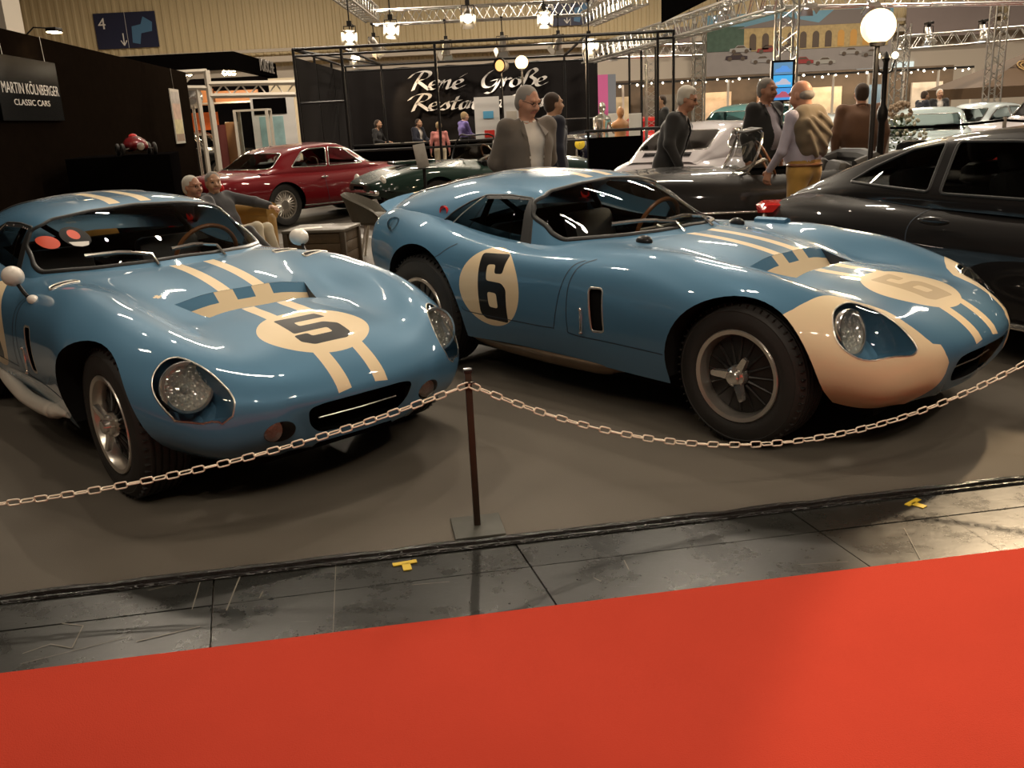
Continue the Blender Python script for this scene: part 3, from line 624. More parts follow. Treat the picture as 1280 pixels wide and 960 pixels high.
        sl = MB(); sl.lathe([(.034, -.01), (.034, .008), (.024, .014), (.0, .014)], (-1.04, sg*.632, .957), 'y', 20); sl.build('side_lamp', M['red_lens'], root)
        # side vent duct, frame
        vp = vent if sg < 0 else mir(SB, vent); bead(SB, 'vent_trim', M['alloy'], root, vp, .012, .003)
        b = MB(); b.box((.36, sg*.74, .545), (.13, .12, .26)); b.build('vent_duct', M['interior'], root, smooth=False)
        b = MB(); b.box((.262, sg*.832, .48), (.014, .012, .12), bev=.004); b.sph((.262, sg*.836, .54), .010, 8, 6); b.sph((.262, sg*.836, .42), .010, 8, 6); b.build('side_latch', M['chrome'], root)
        # exhaust
        ex = [(-.62, sg*.70, .30), (-.45, sg*.775, .285), (-.1, sg*.80, .245), (.15, sg*.80, .235), (.4, sg*.80, .25), (.48, sg*.80, .262), (.66, sg*.79, .28)] if not six else [(-.78, sg*.69, .26), (-.5, sg*.725, .235), (-.1, sg*.74, .225), (.2, sg*.74, .225), (.34, sg*.735, .23), (.5, sg*.70, .26)]
        b = MB(); b.tube(smooth(ex, 5, False), list(np.interp(np.linspace(0, 1, 31), [0, .1, .7, .74, .86, .9, 1], [.026, .038, .038, .030, .038, .022, .018])), 14); b.build('exhaust_pipe', M['white_enamel'] if not six else M['exhaust_bronze'], root)
        if not six:
            b = MB(); b.sph((.12, sg*.78, .865), (.075, .05, .05), 18, 12); b.build('mirror', M['white_paint'], root)
            b = MB(); b.tube([(.16, sg*.775, .83), (.20, sg*.765, .79), (.23, sg*.76, .775)], .010, 8); b.build('mirror_stem', M['black_metal'], root)
            b = MB(); b.sph((.30, sg*.755, .765), (.065, .026, .024), 16, 8); b.build('mirror_base', M['white_paint'], root)
            for xx, yy, l in ((.36, .55, .12), (.60, .60, .11)) if sg > 0 else ((.38, .63, .13),):
                q = SB.map(dens(fillet([(xx-.05, sg*(yy-.055)), (xx-.05, sg*(yy+.055)), (xx+.02, sg*(yy+.07)), (xx+.02, sg*(yy-.07))], .02), .012), 'top')
                v_ = panel(SB, 'hood_vent', M['interior'], root, clip=q, step=.03, off=.002); bead(SB, 'vent_rim', M['alloy'], v_, q, .010, .008)
        else:
            b = MB()
            for xx, yy in ((.34, .42),):
                z0 = zt(xx, sg*yy); b.sph((xx, sg*yy, z0), (.05, .035, .035), 14, 8)
            b.build('hood_scoop', M['black_number'], root)
            if sg < 0: continue
            b = MB(); z0 = zt(.55, sg*.60); b.prism([(-.035, 0), (-.03, .025), (.0, .035), (.03, .025), (.035, 0)], .36, .56, lambda a, b_, h: (h, sg*.60+a, z0-.01+b_)); b.build('duct_blister', M['blue_paint'], root)
    # spoiler
    b = MB(); nn = 13; ys = np.linspace(-.5, .5, nn); V = []; mi = []; F = []
    for th in (0, .014):
        for q in range(3):
            for y in ys:
                k = 1-(y/.5)**2; V.append((-1.80-.06*q-.06*k*(1 if q else .8)+th*.5, y*(1.02-.02*q), .908+.045*k**.8+(0, .02, .045)[q]+.01*k-th))
    for s_ in (0, 1):
        for q in range(2):
            for j in range(nn-1): a = s_*3*nn+q*nn+j; F.append((a, a+1, a+nn+1, a+nn)); mi.append(1 if .05 < abs((ys[j]+ys[j+1])/2) < .14 else 0)
    for j in range(nn-1): F.append((2*nn+j, 2*nn+j+1, 5*nn+j+1, 5*nn+j)); mi.append(0)
    for j in (0, nn-1):
        for q in range(2): F.append((q*nn+j, q*nn+nn+j, 3*nn+q*nn+nn+j, 3*nn+q*nn+j)); mi.append(0)
    b.add(V, F); b.mi = mi; b.build('tail_spoiler', [M['blue_paint'], M['cream_paint']], root)
    # below and inside
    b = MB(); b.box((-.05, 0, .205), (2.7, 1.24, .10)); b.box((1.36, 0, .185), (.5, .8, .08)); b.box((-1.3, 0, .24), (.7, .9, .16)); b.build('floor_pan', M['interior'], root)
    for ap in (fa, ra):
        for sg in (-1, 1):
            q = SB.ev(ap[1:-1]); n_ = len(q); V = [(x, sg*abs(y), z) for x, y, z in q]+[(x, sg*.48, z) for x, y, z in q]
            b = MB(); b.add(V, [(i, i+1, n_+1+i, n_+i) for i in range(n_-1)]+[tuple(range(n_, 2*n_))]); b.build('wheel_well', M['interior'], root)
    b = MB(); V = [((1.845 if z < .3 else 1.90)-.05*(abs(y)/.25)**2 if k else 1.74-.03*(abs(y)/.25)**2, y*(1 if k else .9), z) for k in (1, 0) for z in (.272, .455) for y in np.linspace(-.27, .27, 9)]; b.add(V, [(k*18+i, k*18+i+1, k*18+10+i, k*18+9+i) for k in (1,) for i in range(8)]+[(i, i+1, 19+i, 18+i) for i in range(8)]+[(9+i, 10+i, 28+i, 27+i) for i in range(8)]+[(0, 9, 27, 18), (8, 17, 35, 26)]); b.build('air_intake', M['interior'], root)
    b = MB(); b.tube([(1.855, -.19, .365), (1.87, 0, .367), (1.855, .19, .365)], .003, 6); b.build('intake_bar', M['alloy'], root)
    b = MB(); b.box((.12, 0, .76), (.18, 1.1, .10), ry=.2, bev=.02); b.box((.0, .3, .78), (.1, .36, .08), bev=.02); b.build('dashboard', M['interior'], root)
    b = MB(); b.box((-.45, 0, .45), (1.2, .22, .25), bev=.03); b.tube([(-.8, -.55, .35), (-.82, -.52, .9), (-.82, -.42, 1.05), (-.82, 0, 1.10), (-.82, .42, 1.05), (-.82, .52, .9), (-.8, .55, .35)], .02, 10); b.tube([(-.82, -.4, 1.05), (-.6, .3, .45)], .016, 8); b.box((-1.0, 0, .62), (.06, 1.15, .55)); b.build('cockpit', M['interior'], root)
    for y in (-.33, .33):
        b = MB(); b.box((-.45, y, .40), (.46, .40, .12), bev=.04); b.box((-.68, y, .63), (.12, .40, .52), ry=-.3, bev=.05); b.build('seat', M['seat_black'], root)
    b = MB(); ring = [Vector((-.17, .33, .80))+Matrix.Rotation(R(-68), 3, 'Y')@Vector((.185*math.cos(a), .185*math.sin(a), 0)) for a in np.linspace(0, 2*PI, 36, endpoint=False)]
    b.tube(ring, .013, 8, closed=True); sw_ = b.build('steering_wheel', M['wood'], root)
    b = MB(); c0 = Vector((-.17, .33, .80))
    for a in (PI/2, -PI/2, PI): b.tube([c0, c0+Matrix.Rotation(R(-68), 3, 'Y')@Vector((.18*math.cos(a), .18*math.sin(a), 0))], .009, 6)
    b.tube([c0, (.1, .33, .72)], .02, 8); b.build('steering_spokes', M['alloy'], sw_)
    # wipers
    for y0, y1 in ((-.16, -.42), (.20, -.05)) if not six else ((-.10, -.40), (.16, -.12)):
        b = MB(); p = SC.ev(SC.map([(y0, .885), ((y0+y1)/2, .905), (y1, .90)], 'front')); n = np.array([.4, 0, .8])*.022
        b.tube([np.array([.36, y0, .853]), p[0]+n, p[1]+n], .008, 6); b.tube([p[0]*.4+p[1]*.6+n*1.1, p[1]+n*.9, p[2]+n*.7], .011, 6); b.build('wiper', M['chrome'], root)
    if not six:
        st_ = SC.map(ell(-.515, .975, .042, .030, 24), 'front'); panel(SC, 'windshield_sticker', M['red_dot'], root, clip=st_, step=.05, off=.002)
        s2 = SC.map(ell(-.40, .995, .058, .045, 28), 'front'); s3 = SC.map([(-.44, .972), (-.36, .972), (-.37, .955), (-.40, .95), (-.43, .955)], 'front'); s4 = SC.map(ell(-.40, 1.005, .024, .022, 16), 'front')
        panel(SC, 'windshield_badge', [M['black_number'], M['red_dot'], M['sticker_white']], root, [(s3, 2), (s4, 1)], clip=s2, step=.05, off=.002)
    for x_, r_, w_, yo in ((1.143, .33, .205, .765), (-1.143, .35, .25, .785)):
        for sg in (-1, 1): wheel(root, x_, sg, r_, w_, yo, six)
    return root
"""coupes are placed below"""
C6 = coupe('racing_coupe', (.8053, 5.2531, -.83574), 'blue racing coupe with a black number 6 on its door and cream nose flashes', 6)
C5 = coupe('racing_coupe', (-1.8805, 4.9910, -.84113), 'blue racing coupe with number 5 on its bonnet and white bullet mirrors', 5)
# ---------------------------------------------------------------- the other cars
def carbody(rows, r0, r1, wl):
    """rows: (x, half width, sill z, waist z, crest z, middle z); closes both ends"""
    N = []
    def sec(x, w, zb, zw, zs, zt, k=1.0):
        return [(x, w*.90*k, zb), (x, w*.975*k, zb+.10), (x, w*k, (zb+zw)/2+.03), (x, w*.985*k, zw), (x, w*.90*k, zw+(zs-zw)*.72), (x, w*.74*k, zs), (x, w*.42*k, zt), (x, 0, zt)]
    def cap(row, dx):
        x, w, zb, zw, zs, zt = row; zm = (zb+zt)/2; o = []
        for (xx, y, z), q in zip(sec(*row), (0, 0, 0, 0, 0, 0, 0, 0)): o.append((x+dx, y*.80, zm+(z-zm)*.62))
        o2 = [(x+dx*1.25, y*.35, zm+(z-zm)*.2) for xx, y, z in sec(*row)]
        return [o, o2]
    a = cap(rows[0], -r0); e = cap(rows[-1], r1)
    return Surf([a[1], a[0]]+[sec(*r) for r in rows]+e, nt=120, nu=90)
def cabin(rows):
    """rows: (x, half width low, half width roof, low z, roof z[, dx of the middle])"""
    N = []
    for r in rows:
        x, wl, wr, zl, zt = r[:5]; dx = r[5] if len(r) > 5 else 0
        N.append([(x-dx*.3, wl, zl-.06), (x-dx*.2, wl*.985, zl+.02), (x, wr+(wl-wr)*.45, zl+(zt-zl)*.5), (x+dx*.1, wr*1.0, zl+(zt-zl)*.84), (x+dx*.5, wr*.80, zl+(zt-zl)*.97), (x+dx*.9, wr*.4, zt), (x+dx, 0, zt+.008)])
    return Surf(N, nt=90, nu=80)
def road_wheel(parent, x, side, rad, w, yo, spokes=10, col='alloy', rim=None):
    root = empty('wheel', (x, side*yo, rad)); root.parent = parent; s = -side; rim = rim or rad*.66
    b = MB(); b.lathe([(rim-.005, s*w), (rim+.02, s*(w+.006)), (rad-.03, s*(w+.008)), (rad, s*(w-.03)), (rad, s*.03), (rad-.02, -s*.004), (rim+.02, -s*.008), (rim-.004, s*.004)], axis='y', n=40); b.build('tire', M['rubber'], root)
    b = MB(); b.lathe([(rim, s*.0), (rim-.014, s*.0), (rim-.03, s*.06), (rim-.03, s*w*.9)], axis='y', n=36); b.lathe([(rim*.34, s*.03), (rim*.3, s*.01), (0, s*.008)], axis='y', n=20)
    for k in range(spokes):
        a = 2*PI*k/spokes; c, d = math.cos(a), math.sin(a); b.tube([(rim*.2*c, s*.03, rim*.2*d), (rim*.95*c, s*.045, rim*.95*d)], [.03*10/spokes+.004, .022*10/spokes+.004], 6)
    b.build('rim', M[col], root); b = MB(); b.lathe([(rim-.03, s*.085), (0, s*.085)], axis='y', n=24); b.build('brake_disc', M['dark_metal'], root)
def gcar(name, label, cat, pose, body, pm, cab=None, side=(), front=None, back=None, arches=((1.2, .32, .36), (-1.2, .32, .36)), track=.74, wr=.32, glass='smoked', group=None, pit=None, spokes=10, step=.06, wcol='alloy', lamps=(), seams=(), extra=None, bands=(), noseholes=(), seats=((-.3,),), steer=None, zseat=.35):
    root = empty(name, (pose[0], pose[1], 0), pose[2], label, cat, group)
    S = carbody(body, .10, .10, 0); A = []
    for cx, cz, r in arches: A += both(S, archpoly(S, cx, cz, r))
    pitp = [S.map(dens(pit, .05), 'top')] if pit else []
    L = [(q, wd, h) for ln, wd, h in seams for q in both(S, S.map(smooth(ln, 6, False), 'right'))]
    panel(S, 'body', [pm, M['seam']], root, (), A+pitp, step, lines=L, lmat=1)
    for ln, wd, k in bands:
        q = S.map(smooth(ln, 6, False), 'right')
        for z in both(S, q): bead(S, 'trim_strip', M[k], root, z, wd, wd*.5, closed=False)
    Cs = None
    if cab:
        Cs = cabin(cab); H = []; wins = []
        for p in side:
            q = Cs.map(dens(fillet(p, .03), .03), 'right'); H += both(Cs, q); wins += [('side_window', z) for z in both(Cs, q)]
        if front: q = Cs.map(dens(fillet(front, .04), .03), 'front'); H.append(q); wins.append(('windshield', q))
        if back: q = Cs.map(dens(fillet(back, .05), .03), 'back'); H.append(q); wins.append(('rear_window', q))
        panel(Cs, 'roof', pm, root, (), H, step)
        for n_, q in wins:
            g = panel(Cs, n_, M[glass], root, clip=q, step=.08, off=-.004); bead(Cs, 'window_trim', M['chrome'] if wcol != 'black' else M['black_rubber'], g, q, .022, .008)
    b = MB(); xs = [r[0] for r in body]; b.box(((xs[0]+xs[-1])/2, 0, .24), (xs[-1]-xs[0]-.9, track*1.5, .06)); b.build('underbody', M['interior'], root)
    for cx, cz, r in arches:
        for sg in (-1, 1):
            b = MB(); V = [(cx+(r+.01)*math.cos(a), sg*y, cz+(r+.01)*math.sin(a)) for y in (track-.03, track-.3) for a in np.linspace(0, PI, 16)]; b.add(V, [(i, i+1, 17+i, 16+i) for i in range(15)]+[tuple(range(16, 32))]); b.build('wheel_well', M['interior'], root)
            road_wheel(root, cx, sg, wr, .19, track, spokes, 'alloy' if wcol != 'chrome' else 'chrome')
    for x, y, z, r, k, ax in lamps:
        for sg in (-1, 1):
            b = MB(); f = 1 if ax > 0 else -1
            b.sph((x, sg*y, z), (r*.45 if isinstance(r, float) else r[0], r if isinstance(r, float) else r[1], r if isinstance(r, float) else r[2]), 18, 10); b.build('headlight' if f > 0 else 'tail_light', M[k], root)
    for s_ in seats:
        x = s_[0]
        for y in (-.36, .36):
            b = MB(); b.box((x, y, zseat), (.48, .46, .14), bev=.05); b.box((x-.26, y, zseat+.32), (.14, .46, .56), ry=-.25, bev=.06)
            if len(s_) > 1: b.box((x-.36, y, zseat+.68), (.10, .26, .18), ry=-.2, bev=.05)
            b.build('seat', M['seat_black'] if len(s_) < 3 else s_[2], root)
    if steer:
        x, y, z = steer; Rm = Matrix.Rotation(R(-62), 3, 'Y'); b = MB(); c0 = Vector((x, y, z))
        b.tube([c0+Rm@Vector((.19*math.cos(a), .19*math.sin(a), 0)) for a in np.linspace(0, 2*PI, 28, endpoint=False)], .013, 8, closed=True); w_ = b.build('steering_wheel', M['wood'], root)
        b = MB()
        for a in (PI/2, -PI/2, PI): b.tube([c0, c0+Rm@Vector((.18*math.cos(a), .18*math.sin(a), 0))], .010, 6)
        b.tube([c0, c0+Vector((.3, 0, -.12))], .02, 8); b.build('steering_spokes', M['alloy'], w_)
    if extra: extra(root, S, Cs)
    return root
paint('black_car', (.010, .009, .009), .25, .0, 1.0); paint('red_car', (.17, .006, .010), .28, .2, 1.0); paint('green_car', (.010, .028, .020), .25, .2, 1.0); paint('white_car', (.60, .55, .56), .3, .0, 1.0)
paint('silver_car', (.42, .47, .48), .3, .4, 1.0); paint('ice_car', (.50, .60, .60), .3, .2, 1.0); paint('teal_lit_car', (.10, .26, .26), .3, .3, 1.0); paint('navy_car', (.012, .014, .035), .25, .2, 1.0); paint('bright_red', (.55, .02, .02), .28, .1, 1.0)  # teal: reflected light on the black saloon, put into its body colour
B911 = [(-2.02, .74, .42, .60, .78, .80), (-1.75, .84, .30, .62, .84, .90), (-1.2, .905, .22, .62, .87, .97), (-.5, .87, .20, .60, .86, .93), (.3, .865, .20, .60, .85, .90), (1.0, .895, .20, .58, .84, .80), (1.6, .86, .22, .52, .74, .70), (2.0, .70, .28, .46, .62, .60)]
C911 = [(-1.95, .50, .42, .80, .86), (-1.6, .60, .50, .86, .985), (-1.2, .68, .545, .90, 1.13), (-.7, .715, .56, .90, 1.255), (-.2, .73, .565, .89, 1.295), (.12, .735, .555, .88, 1.265, .08), (.45, .735, .53, .87, 1.10, .18), (.75, .72, .52, .86, .94, .25), (.9, .70, .5, .80, .85, .28)]
def por_extra(root, S, Cs):
    b = MB(); b.sph((-.42, -.905, .79), (.11, .022, .026), 20, 10); b.build('door_handle', M['black_car'], root)
    for sg in (-1, 1):
        b = MB(); V = [(-2.06, sg*.60, .775), (-1.99, sg*.72, .81), (-1.86, sg*.80, .785), (-1.88, sg*.81, .735), (-2.02, sg*.74, .715), (-2.08, sg*.60, .725)]
        c = np.mean(V, 0); b.add(V+[tuple(c+np.array([-.05, sg*.04, .02]))]+[tuple(np.array(v)*[.93, .8, 1]) for v in V], [(i, (i+1) % 6, 6) for i in range(6)]+[(i, 7+i, 7+(i+1) % 6, (i+1) % 6) for i in range(6)]); b.build('tail_light', M['red_lens'], root, sharp=60)
        b = MB(); b.box((.1, sg*.845, .24), (1.9, .03, .035), bev=.01); b.build('sill_strip', M['chrome'], root)
gcar('sports_car', 'glossy black modern sports coupe with a red tail light, right behind the blue coupe', 'car', (3.50, 5.38, -1.075), B911, M['black_car'], C911,
     side=([(.42, .915), (.10, 1.19), (-.15, 1.225), (-.54, 1.222), (-.54, .925)], [(-.62, .93), (-.62, 1.215), (-.85, 1.175), (-1.12, 1.06), (-1.28, .965)]),
     front=[(-.62, .90), (-.5, 1.2), (0, 1.25), (.5, 1.2), (.62, .90), (0, .93)], back=[(-.42, 1.0), (-.40, 1.19), (.40, 1.19), (.42, 1.0)], arches=((1.18, .33, .37), (-1.17, .33, .375)), track=.87, wr=.325, wcol='black', glass='glass',
     seams=([(-.50, .90), (-.60, .78), (-.58, .6), (-.48, .40)], .008, .001) and [([(-.52, .88), (-.64, .76), (-.62, .6), (-.5, .42)], .008, .001)], seats=((.05, 1, M['interior']), (-.65, 1, M['interior'])), zseat=.45, extra=por_extra, step=.045)
BCP = [(-2.15, .66, .42, .62, .76, .78), (-1.9, .74, .34, .64, .80, .83), (-1.2, .80, .26, .64, .82, .85), (-.3, .81, .24, .62, .80, .85), (.5, .81, .24, .62, .80, .85), (1.2, .80, .26, .62, .80, .83), (1.8, .74, .34, .60, .77, .78), (2.1, .64, .44, .58, .70, .70)]
def red_extra(root, S, Cs):
    b = MB(); b.box((-2.28, 0, .46), (.06, 1.3, .07), bev=.02); b.build('bumper', M['chrome'], root)
    b = MB(); b.box((-.42, -.80, .70), (.13, .03, .025), bev=.01); b.build('door_handle', M['chrome'], root)
gcar('coupe_car', 'dark red classic coupe with chrome window frames, nose pointing away', 'car', (-3.2, 15.75, .90), BCP, M['red_car'],
     [(-1.55, .66, .5, .80, .83, -.10), (-1.25, .68, .53, .81, .95, -.16), (-.95, .69, .545, .81, 1.10, -.14), (-.65, .70, .55, .81, 1.185, -.05), (-.2, .70, .56, .80, 1.215), (.2, .70, .55, .80, 1.19, .06), (.5, .70, .535, .80, 1.04, .13), (.8, .69, .52, .80, .88, .17), (.95, .68, .5, .78, .80, .2)],
     side=([(.55, .86), (.22, 1.115), (-.10, 1.145), (-.20, .86)], [(-.25, .86), (-.16, 1.145), (-.5, 1.14), (-.66, 1.10), (-.95, .88)]), front=[(-.56, .86), (-.47, 1.12), (.47, 1.12), (.56, .86)], back=[(-.58, .88), (-.48, 1.10), (.48, 1.10), (.58, .88)],
     track=.735, wr=.33, glass='glass', spokes=24, extra=red_extra, lamps=((-2.2, .55, .66, .07, 'red_lens', -1),), bands=([(-.95, .29), (0, .27), (.9, .29)], .02, 'chrome') and [([(-.85, .29), (0, .27), (.85, .29)], .025, 'chrome')], steer=(.25, .34, .80), seams=[([(-.35, .80), (-.40, .6), (-.36, .33)], .008, .001), ([(.62, .80), (.60, .6), (.60, .33)], .008, .001)])
BRD = [(-1.95, .62, .40, .58, .70, .72), (-1.6, .72, .30, .60, .78, .80), (-1.05, .77, .24, .60, .82, .84), (-.3, .76, .22, .56, .76, .82), (.4, .77, .22, .57, .77, .85), (1.1, .78, .24, .60, .81, .84), (1.7, .70, .32, .56, .74, .76), (2.0, .58, .42, .54, .66, .66)]
PIT = [(.18, -.52), (.18, .52), (-.75, .55), (-.75, -.55)]
def screen(root, x, z0, h, w, frame='chrome', rake=.45):
    b = MB(); p = [(x-.14, -w, z0), (x-.14-rake*h*.9, -w*.93, z0+h), (x-rake*h, 0, z0+h+.015), (x-.14-rake*h*.9, w*.93, z0+h), (x-.14, w, z0), (x, 0, z0+.01)]
    b.tube(smooth(p, 4), .013, 8, closed=True); f = b.build('windshield_frame', M[frame], root)
    q = smooth(p, 4); b = MB(); c = np.mean(q, 0); b.add(list(q)+[tuple(c)], [(i, (i+1) % len(q), len(q)) for i in range(len(q))]); b.build('windshield', M['glass'], f)
def tub(root, m='interior'):
    b = MB(); b.box((-.28, 0, .42), (1.05, 1.1, .06)); b.box((-.80, 0, .62), (.06, 1.1, .40)); b.box((.20, 0, .70), (.08, 1.1, .22)); b.box((-.28, .57, .62), (1.0, .04, .40)); b.box((-.28, -.57, .62), (1.0, .04, .40)); b.build('cockpit', M[m], root)
def grn(root, S, Cs):
    tub(root); screen(root, .30, .84, .36, .60, 'black_metal')
    b = MB(); b.tube([(-.55, -.5, .82), (-.6, -.48, 1.12), (-.6, .48, 1.12), (-.55, .5, .82)], .014, 8); b.build('roll_bar', M['chrome'], root)
    b = MB(); b.box((1.2, 0, .87), (.7, .34, .05), bev=.02); b.build('bonnet_bulge', M['green_car'], root)
    b = MB(); b.box((2.08, 0, .48), (.08, 1.2, .08), bev=.03); b.build('bumper', M['chrome'], root)
gcar('roadster_car', 'dark green open roadster with its bonnet pointing left', 'car', (-.38, 15.3, R(211)), BRD, M['green_car'], pit=PIT, track=.70, wr=.31, arches=((1.12, .31, .35), (-1.1, .31, .35)), spokes=24, steer=(-.02, .34, .90), seats=((-.35,),), lamps=((1.93, .50, .64, .085, 'reflector', 1), (-1.98, .5, .6, .05, 'red_lens', -1)), extra=grn)
BCV = [(-2.1, .66, .40, .62, .78, .80), (-1.7, .76, .30, .64, .86, .88), (-1.1, .80, .24, .64, .90, .91), (-.3, .80, .22, .60, .84, .88), (.4, .80, .22, .60, .84, .90), (1.1, .81, .24, .62, .87, .90), (1.7, .75, .32, .58, .80, .82), (2.1, .62, .42, .56, .70, .70)]
def cnv(root, S, Cs):
    tub(root); screen(root, .38, .88, .35, .62)
    b = MB(); b.tube([(-.76, -.55, .90), (-.95, -.5, .94), (-1.0, 0, .95), (-.95, .5, .94), (-.76, .55, .90)], [.05, .075, .08, .075, .05], 10); b.build('folded_hood', M['seat_black'], root)
    b = MB(); b.box((.24, 0, 1.24), (.04, .26, .07), bev=.02); b.build('rear_mirror', M['chrome'], root)
    b = MB(); b.box((-.1, -.80, .72), (.14, .03, .025), bev=.01); b.build('door_handle', M['chrome'], root)
    b = MB(); b.box((.17, .3, 1.255), (.16, .5, .02), ry=.2, bev=.008); b.build('sun_visor', M['seat_black'], root)
gcar('convertible_car', 'black open convertible with a wooden steering wheel, between the blue and black coupes', 'car', (2.56, 9.22, R(176)), BCV, M['black_car'], pit=PIT, track=.74, wr=.32, spokes=24, steer=(.02, .36, .98), seats=((-.35,),), lamps=((2.0, .52, .66, .085, 'reflector', 1),), extra=cnv, bands=[([(-1.6, .56), (-.3, .54), (1.5, .55)], .025, 'chrome')])
def wht(root, S, Cs):
    b = MB()
    for k in range(9): b.box((-1.72-.022*k, 0, .955-.013*k), (.012, .62, .012))
    b.build('engine_grille', M['black_metal'], root); b = MB(); b.box((-2.16, 0, .42), (.08, 1.3, .09), bev=.03); b.build('bumper', M['chrome'], root)
gcar('sports_car', 'pale silver white rear-engined coupe seen from behind, beyond the man in the dark suit', 'car', (2.98, 13.1, 1.02), [(r[0], r[1]*.92, *r[2:]) for r in B911], M['white_car'], [(r[0], r[1]*.93, r[2]*.95, *r[3:]) for r in C911],
     side=([(.42, .93), (.10, 1.18), (-.15, 1.215), (-.50, 1.212), (-.50, .94)], [(-.58, .945), (-.58, 1.205), (-.85, 1.165), (-1.08, 1.06), (-1.16, .985)]), front=[(-.58, .90), (-.46, 1.2), (0, 1.25), (.46, 1.2), (.58, .90), (0, .93)], back=[(-.46, .985), (-.42, 1.2), (.42, 1.2), (.46, .985)], track=.76, wr=.31, extra=wht, lamps=((-2.05, .6, .68, .07, 'red_lens', -1),), arches=((1.16, .32, .36), (-1.13, .32, .36)))
# ---------------------------------------------------------------- people: one smooth skin grown round the limbs
def smin(a, b, k):
    h = np.clip(.5+.5*(b-a)/k, 0, 1); return b+(a-b)*h-k*h*(1-h)
def sd_cone(X, a, b, ra, rb):
    a = np.array(a, float); ba = np.array(b, float)-a; l = ba@ba+1e-9; t = np.clip(((X-a)@ba)/l, 0, 1)
    return np.linalg.norm(X-a-t[..., None]*ba, axis=-1)-(ra+(rb-ra)*t)
def sd_ell(X, c, r, M_=None):
    q = X-np.array(c, float)
    if M_ is not None: q = q@M_
    k0 = np.linalg.norm(q/r, axis=-1); k1 = np.linalg.norm(q/np.square(r), axis=-1); return k0*(k0-1)/np.maximum(k1, 1e-6)
def grow(prims, h):
    """prims: ('c',a,b,ra,rb,label,k) capsules or ('e',c,r,label,k[,matrix]) ellipsoids -> verts, quads, label of each quad"""
    lo = np.full(3, 9e9); hi = -lo
    for p in prims:
        for c, r in (((p[1], p[3]), (p[2], p[4])) if p[0] == 'c' else ((p[1], max(p[2])),)):
            lo = np.minimum(lo, np.array(c)-r); hi = np.maximum(hi, np.array(c)+r)
    lo -= 3*h; n = np.ceil((hi-lo)/h).astype(int)+4
    D = np.full(n, 1.0, np.float32); B = np.full(n, 1.0, np.float32); Lb = np.zeros(n, np.int16)
    for p in prims:
        k = p[6] if p[0] == 'c' else p[4]; lab = p[5] if p[0] == 'c' else p[3]
        if p[0] == 'c': mn = np.minimum(np.array(p[1])-p[3], np.array(p[2])-p[4]); mx = np.maximum(np.array(p[1])+p[3], np.array(p[2])+p[4])
        else: mn = np.array(p[1])-max(p[2]); mx = np.array(p[1])+max(p[2])
        pad = k+2.5*h; i0 = np.maximum(((mn-pad-lo)/h).astype(int), 0); i1 = np.minimum(((mx+pad-lo)/h).astype(int)+2, n)
        sl = tuple(slice(a, b) for a, b in zip(i0, i1))
        ax = [lo[d]+h*np.arange(i0[d], i1[d]) for d in range(3)]; X = np.stack(np.meshgrid(*ax, indexing='ij'), -1)
        d = sd_cone(X, *p[1:5]) if p[0] == 'c' else sd_ell(X, p[1], np.array(p[2]), p[5] if len(p) > 5 else None)
        D[sl] = smin(D[sl], d, k); m = d < B[sl]; Lb[sl] = np.where(m, lab, Lb[sl]); B[sl] = np.minimum(B[sl], d)
    S = D < 0; c = np.zeros(np.array(n)-1, int)
    for i in (0, 1):
        for j in (0, 1):
            for k in (0, 1): c += S[i:n[0]-1+i, j:n[1]-1+j, k:n[2]-1+k]
    act = (c > 0) & (c < 8); idx = np.full(act.shape, -1); ii = np.argwhere(act); idx[act] = np.arange(len(ii))
    sm = np.zeros((len(ii), 3)); ct = np.zeros(len(ii))
    cor = [(i, j, k) for i in (0, 1) for j in (0, 1) for k in (0, 1)]
    for u in cor:
        for ax in range(3):
            if u[ax] == 0:
                v = list(u); v[ax] = 1; a = D[tuple((ii+u).T)]; b = D[tuple((ii+v).T)]; m = (a < 0) != (b < 0)
                t = np.where(m, a/np.where(a-b == 0, 1, a-b), 0); q = np.array(u, float)+0*ii; q = q.copy(); q[:, ax] += t; sm += q*m[:, None]; ct += m
    V = lo+h*(ii+sm/np.maximum(ct, 1)[:, None]); F = []; L = []
    for ax in range(3):
        b, c2 = (ax+1) % 3, (ax+2) % 3
        s0 = [slice(1, -1)]*3; s0[ax] = slice(0, -1); A = S[tuple(s0)]; s1 = list(s0); s1[ax] = slice(1, None); E = S[tuple(s1)]
        w = np.argwhere(A != E); 
        if not len(w): continue
        base = w.copy(); base[:, b] += 1; base[:, c2] += 1
        def cell(db, dc): q = base.copy(); q[:, b] -= db; q[:, c2] -= dc; return idx[tuple(q.T)]
        f = np.stack([cell(1, 1), cell(0, 1), cell(0, 0), cell(1, 0)], 1); ins = A[tuple(w.T)]; f = np.where(ins[:, None], f, f[:, ::-1])
        ok = (f >= 0).all(1); F.append(f[ok]); L.append(Lb[tuple(base[ok].T)])
    return V, np.concatenate(F), np.concatenate(L)
def vv(*a): return np.array(a, float)
